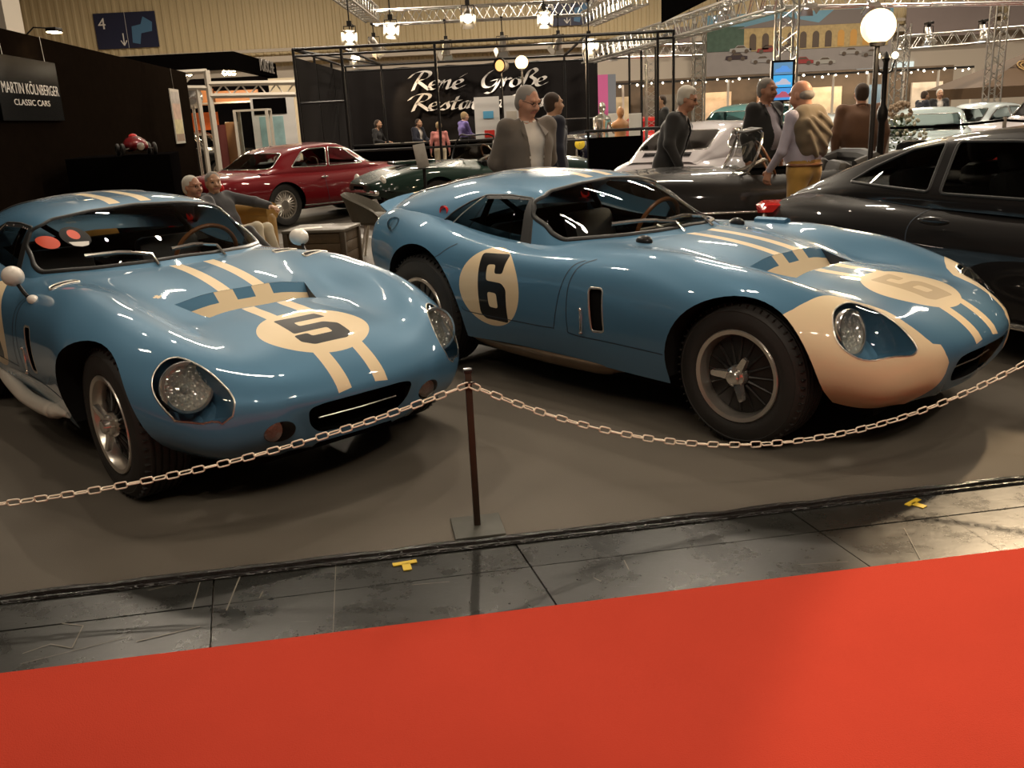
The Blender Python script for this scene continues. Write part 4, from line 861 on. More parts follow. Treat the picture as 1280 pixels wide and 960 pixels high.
def hand(pr, w, d, n, lab, s=1.0, curl=.5, side=1):
    """palm and five fingers: w wrist, d along the hand, n palm side, fingers bend towards n"""
    d = d/np.linalg.norm(d); n = n-d*(n@d); n /= np.linalg.norm(n); t = np.cross(d, n)*side
    p0 = w+d*.02*s; kn = w+d*.085*s
    for q in (-.026, 0, .026): pr.append(('c', p0+t*q*.6*s, kn+t*q*s, .016*s, .013*s, lab, .012))
    for i, (q, ln) in enumerate(((-.033, .058), (-.011, .072), (.011, .078), (.033, .070))):
        a = kn+t*q*s; c1 = curl*.9; e1 = d*math.cos(c1)+n*math.sin(c1); m = a+e1*ln*.5*s; c2 = curl*2.0; e2 = d*math.cos(c2)+n*math.sin(c2); e = m+e2*ln*.45*s
        pr += [('c', a, m, .0095*s, .0085*s, lab, .004), ('c', m, e, .0085*s, .007*s, lab, .004)]
    a = p0+t*.028*s; m = a+(d*.5+t*.75+n*.3)*.036*s; pr += [('c', a, m, .013*s, .010*s, lab, .006), ('c', m, m+(d*.85+t*.2+n*.35)*.032*s, .010*s, .008*s, lab, .004)]
SKIN = {'fair': (.52, .30, .19), 'ruddy': (.50, .25, .16)}
def cloth(k, col, rough=.85): M[k] = mat(k, col, rough, noise=(14, .12), bump=(180, .25, .003), sheen=.2)
for k, c in dict(suit_grey=(.13, .105, .085), suit_navy=(.012, .014, .028), suit_dark=(.020, .019, .019), shirt_white=(.62, .56, .50), shirt_lilac=(.45, .40, .46), shirt_violet=(.22, .17, .48), shirt_pink=(.60, .22, .20), trousers_mustard=(.42, .23, .045), trousers_dark=(.022, .02, .019), trousers_olive=(.09, .075, .035), trousers_cream=(.60, .52, .38), sweater_tan=(.17, .125, .075), jacket_brown=(.16, .08, .045), jacket_charcoal=(.05, .05, .055), hair_white=(.62, .58, .50), hair_grey=(.26, .23, .20), hair_blond=(.34, .23, .11), hair_brown=(.045, .025, .015), shoe=(.02, .014, .01), blouse_black=(.012, .011, .012)).items(): cloth(k, c)
for k, c in SKIN.items(): M['skin_'+k] = mat('skin_'+k, c, .5, spec=.35)
M['eye'] = mat('eye', (.03, .02, .018), .2); M['lip'] = mat('lip', (.35, .13, .10), .5)
def person(label, pos, face, J=None, top='shirt_white', bottom='trousers_dark', jacket=None, hair='hair_grey', hairstyle='short', skin='fair', h=.011, s=1.0, open_=.055, glasses=False, look=0., nod=0., belly=0., wide=1.0, group=None, curl=.5, name='person', extra=None):
    """face: direction looked at (radians, 0 = +x). Own frame: front = +x, left = +y"""
    root = empty(name, pos, face, label, 'person', group); root.scale = (s, s, s)
    K = dict(hip=vv(0, .09, .92), kne=vv(.02, .095, .50), ank=vv(-.02, .10, .08), sho=vv(0, .185*wide, 1.42), elb=vv(-.03, .245*wide, 1.13), wri=vv(.05, .25*wide, .89), hd=vv(.25, 0, -1), hn=vv(0, -1, 0), chest=vv(.0, 0, 1.28), pel=vv(0, 0, .98), neck=vv(-.01, 0, 1.46), head=vv(.03, 0, 1.615))
    J = J or {}
    for k, v_ in J.items(): K[k] = np.array(v_, float)
    def g(k, sd):
        kk = k+('L' if sd > 0 else 'R')
        if kk in K: return K[kk]
        return K[k]*[1, sd, 1]
    pr = []; jk = []
    up = K['neck']-K['pel']; up /= np.linalg.norm(up)
    pel, ch, nk, hd = K['pel'], K['chest'], K['neck'], K['head']; mid = (pel+ch)/2
    fw = np.cross(vv(0, 1, 0), up); 
    pr += [('c', pel+vv(0, .05, 0), pel-vv(0, .05, 0), .118, .118, 2, .05), ('c', mid+vv(0, .05, 0), mid-vv(0, .05, 0), .112*wide, .112*wide, 1, .06), ('c', ch+vv(0, .07, 0), ch-vv(0, .07, 0), .122*wide, .122*wide, 1, .06), ('c', ch, nk-up*.03, .10, .065, 1, .05)]
    if belly: pr.append(('e', mid+fw*.05, (.13+belly, .15*wide, .16), 1, .05))
    for sd in (1, -1):
        sh, el, wr = g('sho', sd), g('elb', sd), g('wri', sd); hp, kn, an = g('hip', sd), g('kne', sd), g('ank', sd)
        pr += [('c', nk-up*.05, sh, .052, .058, 1, .05), ('c', sh, el, .056, .044, 1, .03), ('c', el, wr, .043, .030, 1 if jacket or top != 'short' else 0, .02), ('c', el+(wr-el)*.93, wr+(wr-el)/np.linalg.norm(wr-el)*.02, .027, .024, 0, .01)]
        if (an-kn)@(an-kn) > 0: pr += [('c', hp, kn, .095, .064, 2, .05), ('c', kn, an, .062, .048, 2, .03)]
        ft = g('toe', sd) if ('toe' in K or 'toeL' in K) else an+vv(.16, .02*sd, -.045); he = an+vv(-.04, 0, -.04); pr += [('c', he, ft, .042, .036, 3, .03), ('c', an, he, .045, .042, 3, .02)]
        hand(pr, wr+(wr-el)/np.linalg.norm(wr-el)*.015, g('hd', sd), g('hn', sd), 0, 1.0, K.get('curlL' if sd > 0 else 'curlR', curl), -sd)
        if jacket: jk += [('c', nk-up*.045, sh, .056, .072, 5, .05), ('c', sh, el, .073, .060, 5, .035), ('c', el, wr-(wr-el)*.02, .060, .048, 5, .03)]
    c_, s_ = math.cos(look), math.sin(look); cn, sn = math.cos(nod), math.sin(nod)
    Rh = np.array([[c_, -s_, 0], [s_, c_, 0], [0, 0, 1]])@np.array([[cn, 0, sn], [0, 1, 0], [-sn, 0, cn]])
    H = lambda x, y, z: hd+Rh@vv(x, y, z)
    pr += [('c', nk-up*.04, H(-.02, 0, -.05), .062, .056, 0, .03), ('e', H(-.008, 0, .025), (.098, .078, .098), 0, .02, Rh), ('e', H(.012, 0, -.03), (.078, .066, .088), 0, .03, Rh), ('e', H(.062, 0, -.088), (.026, .030, .022), 0, .03, Rh),
           ('c', H(.086, 0, .022), H(.112, 0, -.022), .010, .016, 0, .012), ('e', H(.098, .015, -.026), (.012, .010, .009), 0, .008, Rh), ('e', H(.098, -.015, -.026), (.012, .010, .009), 0, .008, Rh),
           ('c', H(.080, -.022, -.060), H(.080, .022, -.060), .0105, .0105, 6, .006), ('c', H(.082, -.045, .038), H(.082, .045, .038), .013, .013, 0, .014)]
    for sd in (1, -1): pr += [('e', H(-.012, .080*sd, -.005), (.020, .012, .032), 0, .008, Rh), ('e', H(.076, .032*sd, .012), (.012, .011, .007), 4, .004, Rh), ('e', H(.060, .045*sd, -.03), (.03, .025, .03), 0, .03, Rh)]
    V, F, L = grow(pr, h)
    meshobj('body', V, F, [M['skin_'+skin], M[top], M[bottom], M['shoe'], M['eye'], M['skin_'+skin], M['lip']], L, root, sharp=None)
    if hair:
        hp = [('e', H(-.026, 0, .045), (.098, .088, .090), 0, .02, Rh), ('e', H(-.05, 0, -.01), (.068, .084, .085), 0, .02, Rh)]
        if hairstyle == 'long': hp += [('c', H(-.06, 0, 0), H(-.06, 0, -.16), .075, .05, 0, .03)]
        if hairstyle == 'bald': hp = [('e', H(-.052, 0, -.012), (.062, .083, .050), 0, .02, Rh)]
        if hairstyle == 'full': hp += [('c', H(.035, -.03, .105), H(.02, .04, .11), .030, .030, 0, .03), ('e', H(-.03, 0, .06), (.10, .093, .088), 0, .02, Rh)]
        Vh, Fh, Lh = grow(hp, h)
        q = (Vh-hd)@Rh; keep = ~((q[Fh].mean(1)[:, 0] > .028) & (q[Fh].mean(1)[:, 2] < .068)); meshobj('hair', Vh, Fh[keep], M[hair], None, root, sharp=None)
    if glasses:
        b = MB()
        for sd in (1, -1): b.tube([H(.098, .033*sd+.022*math.cos(a), .010+.016*math.sin(a)) for a in np.linspace(0, 2*PI, 16, endpoint=False)], .0022, 5, closed=True); b.tube([H(.094, .055*sd, .014), H(.0, .082*sd, .016)], .0022, 5)
        b.tube([H(.100, -.011, .012), H(.100, .011, .012)], .0022, 5); b.build('glasses', M['black_metal'], root)
    if jacket:
        jk += [('c', ch+vv(0, .07, 0), ch-vv(0, .07, 0), .142*wide, .142*wide, 5, .06), ('c', mid+vv(0, .055, 0), mid-vv(0, .055, 0), (.138+belly*.5)*wide, (.138+belly*.5)*wide, 5, .06), ('c', pel+vv(0, .06, 0)-up*.02, pel-vv(0, .06, 0)-up*.02, .146, .146, 5, .05), ('c', pel+vv(0, .06, 0)-up*.12, pel-vv(0, .06, 0)-up*.12, .142, .142, 5, .05), ('c', ch, nk-up*.03, .12, .085, 5, .05)]
        if belly: jk.append(('e', mid+fw*.05, (.15+belly, .17*wide, .18), 5, .05))
        Vj, Fj, Lj = grow(jk, h*1.1); c = Vj[Fj].mean(1); z = (c-pel)@up; x = (c-pel)@fw; y = c[:, 1]; top_ = (nk-pel)@up
        vop = np.clip(open_+(z-.02)*.10*(open_ > 0), .012 if open_ > 0 else 0, .085) if open_ >= 0 else 0*z
        keep = ~((x > .03) & (np.abs(y) < vop) & (z < top_+.05)); keep &= z > -.20; keep &= ~((z > top_-.012) & (np.abs(y) < .07))
        if 'wri' in J or 'wriL' in J or 'wriR' in J or True: keep |= False
        meshobj('jacket', Vj, Fj[keep], M[jacket], None, root, sharp=None)
        b = MB()
        if open_ > 0:
            for sd in (1, -1):
                P0 = [nk+fw*.05+vv(0, .062*sd, 0)+up*.01, ch+fw*.135*wide+vv(0, .085*sd, 0)+up*.06, mid+fw*(.145+belly*.7)+vv(0, .06*sd, 0)+up*.05]; P1 = [nk-fw*.0+vv(0, .085*sd, 0)-up*.0, ch+fw*.125*wide+vv(0, .125*sd, 0)+up*.09, P0[2]+vv(0, .012*sd, 0)]
                b.add([p+fw*.008 for p in P0+P1], [(0, 1, 4, 3), (1, 2, 5, 4)])
            b.build('lapel', M[jacket], root)
    if jacket or top.startswith('shirt'):
        b = MB(); b.tube([nk+up*.012+fw*(.062*math.cos(a)+.004)+vv(0, .066*math.sin(a), 0)+up*(-.02*math.cos(a)) for a in np.linspace(.25, 2*PI-.25, 20)], .014, 6); b.build('collar', M[top], root)
    if extra: extra(root, K, H, fw, up, h)
    return root
HX = lambda x, y, Y: tuple(P(x, y, Y)[:2])+(0,)
def at(x, y, Y, hz):                                               # foot point for a head top seen at pixel x,y and distance Y; and the scale that makes it
    p = P(x, y, Y); return (p[0], p[1], 0.), p[2]/1.725
hang = dict(elb=vv(-.04, .255, 1.13), wri=vv(.0, .27, .90))
p, s = at(657, 111, 7.84, 0)
person('man in a grey jacket and open white shirt, standing behind the roof of coupe 6', p, R(-62), dict(elb=vv(-.10, .27, 1.14), wri=vv(-.19, .12, .98), hd=vv(-.3, -1, -.3), hn=vv(-1, 0, 0)), 'shirt_white', 'trousers_dark', 'suit_grey', 'hair_grey', 'short', 'ruddy', .010, s, .05, True, look=.35, nod=.32, wide=1.08)
p, s = at(689, 118, 10.6, 0)
person('man in a navy suit half hidden behind the grey jacketed man', p, R(20), hang, 'shirt_white', 'suit_navy', 'suit_navy', 'hair_brown', 'short', 'fair', .012, s, .03)
p, s = at(836, 111, 10.4, 0)
person('white haired man in a dark suit leaning a hand on the black convertible', p, R(-22), dict(elbR=vv(.06, -.27, 1.14), wriR=vv(.17, -.23, .90), hdR=vv(.6, 0, -.8), hnR=vv(-.6, 0, -.6), elbL=vv(-.08, .26, 1.13), wriL=vv(-.06, .24, .88), chest=vv(.08, 0, 1.27), neck=vv(.14, 0, 1.44), head=vv(.21, 0, 1.60), sho=vv(.09, .18, 1.40)), 'shirt_white', 'suit_dark', 'suit_dark', 'hair_white', 'full', 'ruddy', .010, s, .03, True, nod=.30, wide=1.14)
p, s = at(957, 100, 10.5, 0)
person('grey haired man in a dark blazer facing the man with the tan sweater', p, R(-55), hang, 'shirt_lilac', 'trousers_dark', 'suit_dark', 'hair_grey', 'short', 'ruddy', .011, s, .075, look=.1, belly=.03, nod=.1, wide=1.06)
def sweater(root, K, H, fw, up, h):
    nk, ch, pel = K['neck'], K['chest'], K['pel']
    q = [('c', nk+vv(-.02, .10, -.01), nk+vv(-.02, -.10, -.01), .075, .075, 0, .05), ('c', ch+vv(-.06, .15, .07), ch+vv(-.06, -.15, .07), .085, .085, 0, .05), ('c', ch+vv(-.075, .13, -.04), ch+vv(-.075, -.14, -.04), .078, .078, 0, .06), ('c', ch+vv(-.075, .10, -.13), ch+vv(-.075, -.12, -.15), .066, .066, 0, .05), ('c', ch+vv(-.13, .17, .10), ch+vv(-.145, -.10, -.12), .030, .022, 0, .02), ('c', ch+vv(-.13, .10, .12), ch+vv(-.145, -.15, -.02), .028, .022, 0, .02), ('c', ch+vv(-.13, .16, .0), ch+vv(-.135, .02, -.19), .028, .02, 0, .02), ('c', ch+vv(-.12, -.02, .15), ch+vv(-.14, -.17, .06), .028, .022, 0, .02), ('c', nk+vv(-.02, .15, -.02), ch+vv(.14, .05, .02), .055, .045, 0, .03), ('c', nk+vv(-.02, -.15, -.02), ch+vv(.14, -.05, .02), .055, .045, 0, .03), ('c', ch+vv(.15, .05, .02), ch+vv(.16, .02, -.14), .045, .04, 0, .02)]
    V, F, L = grow(q, h); meshobj('sweater', V, F, M['sweater_tan'], None, root, sharp=None)
    b = MB(); b.tube([pel+vv(.125*math.cos(a), .172*math.sin(a), .035) for a in np.linspace(0, 2*PI, 28, endpoint=False)], .016, 6, closed=True); b.build('belt', M['wood'], root)
p, s = at(1010, 100, 7.95, 0)
person('bald man with a tan sweater over his shoulders and mustard trousers', p, R(128), dict(elbL=vv(.06, .25, 1.14), wriL=vv(.22, .20, .98), elbR=vv(.02, -.26, 1.14), wriR=vv(.18, -.22, .96), head=vv(.06, 0, 1.60)), 'shirt_lilac', 'trousers_mustard', None, 'hair_grey', 'bald', 'ruddy', .010, s, nod=.25, wide=1.12, extra=sweater, belly=.02)
p, s = at(1078, 106, 11.6, 0)
person('heavy man in a brown jacket seen from behind, beside the lamp stand', p, R(82), dict(elb=vv(-.02, .31, 1.13), wri=vv(.02, .29, .88)), 'jacket_brown', 'trousers_olive', 'jacket_brown', 'hair_brown', 'short', 'ruddy', .011, s, 0., belly=.06, wide=1.25)
# two men on the sofa: seated, facing right
SF = R(-28)
def seated(label, pos, face, top, bottom, jacket, hair, look, J2, skin='fair', style='short', gl=False):
    J = dict(pel=vv(0, 0, .46), chest=vv(-.16, 0, .76), neck=vv(-.22, 0, .92), head=vv(-.19, 0, 1.06), sho=vv(-.19, .185, .88), hip=vv(.02, .10, .44), kne=vv(.44, .13, .52), ank=vv(.58, .13, .10), elb=vv(-.12, .27, .62), wri=vv(.10, .20, .56), hd=vv(1, -.2, -.3), hn=vv(0, 0, -1)); J.update(J2)
    return person(label, pos, face, J, top, bottom, jacket, hair, style, skin, (.010), .90, 0.0, gl, look=look)
pp = P(236, 252, 9.3)
seated('seated man with glasses and white hair on the tan sofa, nearer the camera', (pp[0]+.20, 9.25, 0), SF, 'blouse_black', 'trousers_dark', 'jacket_charcoal', 'hair_white', .0, dict(kneL=vv(.56, .0, .58), ankL=vv(.90, -.06, .36), kneR=vv(.54, -.14, .52), ankR=vv(.78, -.14, .10), elbR=vv(.02, -.27, .62), wriR=vv(.26, -.12, .60), wriL=vv(.24, .10, .62)), 'ruddy', 'short', True)
pp = P(262, 250, 9.75)
seated('seated man with cropped grey hair and cream trousers, resting an arm along the sofa', (pp[0]+.16, 9.85, 0), SF, 'blouse_black', 'trousers_cream', 'jacket_charcoal', 'hair_grey', -.5, dict(elbL=vv(.05, .40, .80), wriL=vv(.30, .36, .76), hdL=vv(1, 0, -.3), kneR=vv(.50, -.10, .56)))
def far_man(label, x, y, Y, face, top, bottom, jacket, hair, J=None, hs='short', s=None, z=None, group=None):
    p, q = at(x, y, Y, 0); person(label, p, face, J or hang, top, bottom, jacket, hair, hs, 'fair', .017, s or q, .05 if jacket else 0., group=group)
desk = dict(elb=vv(.08, .27, 1.14), wri=vv(.30, .16, 1.08), hd=vv(1, -.2, -.2), hn=vv(0, 0, -1), head=vv(.07, 0, 1.60))
far_man('dark haired woman in black behind the long black counter', 470, 150, 25.5, R(-20), 'blouse_black', 'trousers_dark', None, 'hair_brown', desk, 'long')
far_man('man in a navy suit behind the long black counter', 521, 149, 25.5, R(-35), 'shirt_white', 'suit_navy', 'suit_navy', 'hair_brown', desk)
far_man('person in a pink shirt seen from behind at the counter', 548, 153, 22.6, R(95), 'shirt_pink', 'trousers_cream', None, 'hair_blond', hang)
far_man('blond person in a violet shirt at the counter', 578, 140, 24.8, R(30), 'shirt_violet', 'trousers_dark', None, 'hair_blond', desk)
far_man('man in a dark suit talking among the cars at the far right', 1154, 114, 24, R(10), 'shirt_white', 'suit_navy', 'suit_navy', 'hair_brown', desk)
far_man('white haired man in a black coat among the cars at the far right', 1175, 112, 24.6, R(-100), 'shirt_white', 'suit_dark', 'suit_dark', 'hair_white')
far_man('man in a dark coat between the truss tower and the white coupe', 828, 120, 21, R(-170), 'blouse_black', 'suit_dark', 'suit_dark', 'hair_brown')
# ---------------------------------------------------------------- the stand: chain barrier, black wall, sign, furniture
PO = np.array([-.158, 3.161])
def post(s, label):
    q = PO+ed*s; r = empty('barrier_post', (q[0], q[1], 0), rot, label, 'barrier post', 'chain barrier posts')
    b = MB(); b.box((0, -.01, .007), (.19, .19, .012), bev=.003); b.build('base_plate', M['foot_plate'], r)
    b = MB(); b.box((0, 0, .31), (.024, .024, .61), bev=.002); b.build('pole', M['post_brown'], r)
    b = MB(); b.box((0, 0, .62), (.030, .030, .014), bev=.003); b.build('cap', M['dark_metal'], r)
    b = MB(); b.tube([(-.02, -.014, .585), (-.02, -.024, .58), (.02, -.024, .58), (.02, -.014, .585)], .003, 6); b.build('hook', M['dark_metal'], r)
M['post_brown'] = mat('post_brown', (.045, .028, .018), .45, .3, noise=(20, .3)); M['foot_plate'] = mat('foot_plate', (.06, .058, .046), .6, .1, noise=(12, .4)); M['chain_cream'] = mat('chain_cream', (.86, .74, .58), .45)
post(0, 'thin brown barrier post standing between the two blue coupes'); post(2.47, 'thin brown barrier post off the nose of coupe 6'); post(-3.5, 'thin brown barrier post off the left of coupe 5')
def chain(name, s0, s1, zmin, smin, label):
    """links along a hanging curve between two posts"""
    ss = np.linspace(s0, s1, 400); a = (.575-zmin)/(s0-smin)**2 if abs(s0-smin) > abs(s1-smin)*.01 else 0
    z = zmin+(.575-zmin)*((ss-smin)/np.where(ss < smin, s0-smin, s1-smin))**2
    pts = np.array([[*(PO+ed*s-en*.022), q] for s, q in zip(ss, z)]); L = np.r_[0, np.cumsum(np.linalg.norm(np.diff(pts, axis=0), axis=1))]
    n = int(L[-1]/.044); root = empty(name, (pts[0][0], pts[0][1], 0), 0, label, 'chain', 'cream plastic chains'); o = Vector(root.location)
    b = MB(); hl, hw, r = .021, .0105, .0030                         # one link: a rounded loop in the xz plane
    b.tube([(x, 0, zz) for x, zz in fillet([(-hl, -hw), (hl, -hw), (hl, hw), (-hl, hw)], .008, 4)], r, 6, closed=True); b.fix()
    me = None
    for i in range(n):
        d = (i+.5)*L[-1]/n; p = np.array([np.interp(d, L, pts[:, k]) for k in range(3)]); q = np.array([np.interp(d+.01, L, pts[:, k]) for k in range(3)])
        t = Vector(q-p).normalized(); R_ = t.to_track_quat('X', 'Z').to_matrix().to_4x4() @ Matrix.Rotation((0 if i % 2 == 0 else PI/2)+random.uniform(-.25, .25), 4, 'X')
        if me is None: ob = b.build('link', M['chain_cream'], root); me = ob.data
        else: ob = bpy.data.objects.new('link', me); COL.objects.link(ob); ob.parent = root
        ob.matrix_local = Matrix.Translation(Vector(p)-o) @ R_
chain('barrier_chain', 0, 2.47, .222, 1.24, 'cream chain hanging to the right of the middle post, before coupe 6'); chain('barrier_chain', 0, -3.5, .300, -1.75, 'cream chain hanging to the left of the middle post, before coupe 5')
for (x, y), a in (((506, 704), .1), ((1141, 628), .5)):             # yellow tape marks
    q = G(x, y); t_ = MB(); t_.box((q[0], q[1], .0012), (.085, .022, .003), rz=rot+a); t_.box((q[0]+.01, q[1]-.03, .0012), (.03, .05, .003), rz=rot+a)
    tag(t_.build('floor_tape', mat('yellow_tape', (.62, .42, .02), .6), smooth=False), 'yellow tape mark on the black floor '+('left of the middle post' if x < 600 else 'near the right edge'), 'tape', 'yellow tape marks')
# black cloth wall on the left
WA = np.array([-5.981, 11.84]); WD = np.array([-1.09, 9.54]); WD /= np.linalg.norm(WD); WN = np.array([WD[1], -WD[0]])
Wp = lambda s, z, o=0.: (*(WA+WD*s+WN*o), z)
M['wall_cloth'] = mat('wall_cloth', (.0095, .0065, .0045), .95, noise=(6, .3), spec=0)
b = MB(); b.prism([tuple(WA+WD*-6.5), tuple(WA+WD*10.42), tuple(WA+WD*10.42-WN*.12), tuple(WA+WD*-6.5-WN*.12)], 0, 2.8); struct(b.build('wall_stand', M['wall_cloth'], smooth=False))
def textmesh(txt, size, depth=.004, shear=0, space=1.0):
    cu = bpy.data.curves.new('t', 'FONT'); cu.body = txt; cu.size = size; cu.extrude = depth; cu.shear = shear; cu.space_character = space; cu.resolution_u = 3
    o = bpy.data.objects.new('t', cu); COL.objects.link(o); dg = bpy.context.evaluated_depsgraph_get(); me = bpy.data.meshes.new_from_object(o.evaluated_get(dg))
    V = [v.co.copy() for v in me.vertices]; F = [tuple(p.vertices) for p in me.polygons]; bpy.data.objects.remove(o); bpy.data.curves.remove(cu); bpy.data.meshes.remove(me); return V, F
def lettering(name, txt, height, width, org, right, up, m, parent=None, depth=.004):
    """flat cut letters fitted to a width and cap height, starting at org"""
    V, F = textmesh(txt, 1, .002); xs = [v.x for v in V]; ys = [v.y for v in V]; x0, x1 = min(xs), max(xs); cap = .72
    r, u = Vector(right).normalized(), Vector(up).normalized(); n = r.cross(u)
    pos = [Vector(tuple(map(float, org)))+r*((v.x-x0)*width/(x1-x0))+u*(v.y*height/cap)+n*(depth if v.z > 0 else 0) for v in V]
    root_ = list(range(len(V)))                                     # one mesh per letter
    def fd(i):
        while root_[i] != i: root_[i] = root_[root_[i]]; i = root_[i]
        return i
    for f in F:
        for i in f[1:]: root_[fd(i)] = fd(f[0])
    isl = {}
    for i in range(len(V)): isl.setdefault(fd(i), []).append(i)
    iv = sorted([min(V[i].x for i in q), max(V[i].x for i in q), k] for k, q in isl.items()); grp = []
    for lo, hi, k in iv:
        if grp and lo < grp[-1][1]-.3*min(hi-lo, grp[-1][1]-grp[-1][0]): grp[-1][1] = max(hi, grp[-1][1]); grp[-1][2].append(k)
        else: grp.append([lo, hi, [k]])
    out = []
    for lo, hi, ks in grp:
        ids = [i for k in ks for i in isl[k]]; re = {o: i for i, o in enumerate(ids)}; S_ = set(ids)
        b = MB(); b.add([pos[i] for i in ids], [tuple(re[i] for i in f) for f in F if f[0] in S_]); out.append(b.build('letter' if name == 'lettering' else name, m, parent, smooth=False))
    return out
r = empty('dealer_sign', Wp(.5, 0, .03), 0, 'black glossy dealer sign with white lettering hanging on the black wall', 'sign'); o = Vector(r.location)
M['gloss_black'] = mat('gloss_black', (.008, .009, .010), .16, 0, 0, spec=.25); M['white_letter'] = mat('white_letter', (.85, .82, .78), .5)
def rel(ob, o):
    ob.data.transform(Matrix.Translation(-o)); return ob
b = MB(); b.prism([(-.56, 1.72), (1.56, 1.72), (1.56, 2.485), (-.56, 2.485)], .03, .05, lambda a, z, h: Wp(a, z, h)); rel(b.build('panel', M['gloss_black'], r, smooth=False), o)
[rel(q, o) for q in lettering('lettering', 'MARTIN KÖLNBERGER', .135, 1.94, Wp(-.44, 2.045, .051), (*WD, 0), (0, 0, 1), M['white_letter'], r)+lettering('lettering', 'CLASSIC CARS', .075, 1.22, Wp(-.14, 1.905, .051), (*WD, 0), (0, 0, 1), M['white_letter'], r)]
for s in (-.2, 1.2): b = MB(); b.tube([Wp(s, 2.48, .04), Wp(s, 2.8, .03)], .004, 5); rel(b.build('hanging_wire', M['alloy'], r), o)
r = empty('poster', Wp(8.8, 0, .02), 0, 'framed colour poster hanging near the far end of the black wall', 'poster'); o = Vector(r.location)
b = MB(); b.prism([(8.36, 1.25), (9.22, 1.25), (9.22, 2.38), (8.36, 2.38)], .015, .035, lambda a, z, h: Wp(a, z, h)); rel(b.build('frame', M['white_enamel'], r, smooth=False), o)
for z0, z1, c in ((2.08, 2.32, (.45, .40, .36)), (1.75, 2.08, (.55, .38, .30)), (1.45, 1.75, (.60, .52, .30)), (1.30, 1.45, (.32, .22, .16))): b = MB(); b.prism([(8.42, z0), (9.16, z0), (9.16, z1), (8.42, z1)], .036, .038, lambda a, z, h: Wp(a, z, h)); rel(b.build('picture', mat('poster_print', c, .5, noise=(7, .5)), r, smooth=False), o)
b = MB(); b.tube([Wp(8.8, 2.37, .03), Wp(8.8, 2.8, .02)], .004, 5); rel(b.build('hanging_wire', M['alloy'], r), o)
r = empty('wall_floodlight', Wp(.85, 2.8, .0), 0, 'small lit floodlight on an arm above the dealer sign', 'lamp')
b = MB(); b.tube([(0, 0, 0), (.1, 0, .08), (.32, 0, .06)], .010, 6); b.build('arm', M['black_metal'], r)
b = MB(); b.box((.36, 0, .04), (.14, .20, .05), bev=.01); b.build('lamp_body', M['black_metal'], r); b = MB(); b.box((.36, 0, .008), (.12, .18, .012)); M['lit_warm'] = mat('lit_warm', (1, .8, .55), .5, emit=(1, .75, .42), es=30); b.build('lamp_glass', M['lit_warm'], r)
lamp('SPOT', Wp(.85, 2.82, .36), Wp(.5, 1.9, .1), 12, WARM, .05, 110, .6)
# plinth with the red toy racer
b = MB(); b.box((-5.22, 13.08, .61), (1.3, 1.35, 1.22), rz=R(14), bev=.01); tag(b.build('display_plinth', M['black_cloth']), 'black cloth plinth against the black wall, under the red model racer', 'plinth')
def toy():
    q = P(171, 193, 12.7); r = empty('model_race_car', (q[0], q[1], 1.222), R(-58), 'red model racing car standing on the black plinth', 'model car')
    T = Surf([[(x, y*w*.6, zc-h*.7), (x, y*w, zc-h*.2), (x, y*w*.9, zc+h*.45), (x, 0, zc+h)] for x, w, h, zc in ((-.32, .03, .03, .12), (-.28, .08, .07, .125), (-.15, .13, .11, .13), (.0, .15, .12, .13), (.12, .145, .105, .125), (.24, .12, .09, .12), (.32, .09, .06, .12), (.35, .04, .03, .12)) for y in (1,)], nt=40, nu=30)
    panel(T, 'body', M['red_car'], r, step=.03); b = MB(); b.sph((-.08, 0, .245), (.07, .055, .035), 14, 8); b.build('headrest', M['bright_red'], r); b = MB(); b.lathe([(.05, 0), (.04, .006), (0, .006)], (.345, 0, .115), 'x', 16); b.build('grille', M['alloy'], r)
    for x in (-.17, .19):
        for sg in (-1, 1):
            w = MB(); w.lathe([(.035, -.02), (.06, -.024), (.078, -.012), (.078, .012), (.06, .024), (.035, .02)], (x, sg*.20, .078), 'y', 24); t = w.build('tire', M['rubber'], r)
            w = MB(); w.lathe([(.04, -.012), (0, -.016), (0, .016), (.04, .012)], (x, sg*.20, .078), 'y', 16); w.build('wheel_disc', M['alloy'], t)
            w = MB(); w.tube([(x, sg*.08, .10), (x, sg*.19, .078)], .007, 6); w.build('axle', M['alloy'], r)
toy()
# sofa, crate, chairs, card stand
def tufted(b, c, d, rz, nx, nz, m=None):
    b.box(c, d, rz=rz, bev=.06)
def sofa():
    q = P(236, 252, 9.3); c = (q[0]-.28, 9.62, 0); r = empty('chesterfield_sofa', c, SF, 'tan buttoned leather sofa with the two seated men on it', 'sofa'); m = mat('tan_leather', (.36, .20, .05), .38, 0, .3, noise=(8, .25))
    b = MB(); b.box((.12, 0, .24), (.78, 1.7, .28), bev=.06); b.build('seat_base', m, r)
    for y in (-.4, .4): b = MB(); b.box((.16, y, .355), (.66, .78, .10), bev=.045); b.build('seat_cushion', m, r)
    bk = MB(); bk.box((-.36, 0, .42), (.20, 1.9, .60), bev=.08); bk.tube([(-.38, -.95, .70), (-.38, .95, .70)], .10, 14); o = bk.build('backrest', m, r)
    for i in range(9):
        for z in (.50, .60, .70): bb = MB(); bb.sph((-.265 if z < .65 else -.29, -.8+.2*i+(.1 if z == .60 else 0), z), .014, 8, 5); bb.build('button', M['wood'], o)
    for sg in (-1, 1):
        a = MB(); a.box((.1, sg*.93, .36), (.80, .18, .48), bev=.07); a.tube([(-.35, sg*.95, .60), (.48, sg*.95, .60)], .10, 14); a.build('armrest', m, r)
        for x in (-.3, .42): f = MB(); f.lathe([(.03, 0), (.04, .03), (.025, .10)], (x, sg*.85, 0), 'z', 14); f.build('foot', M['wood'], r)
sofa()
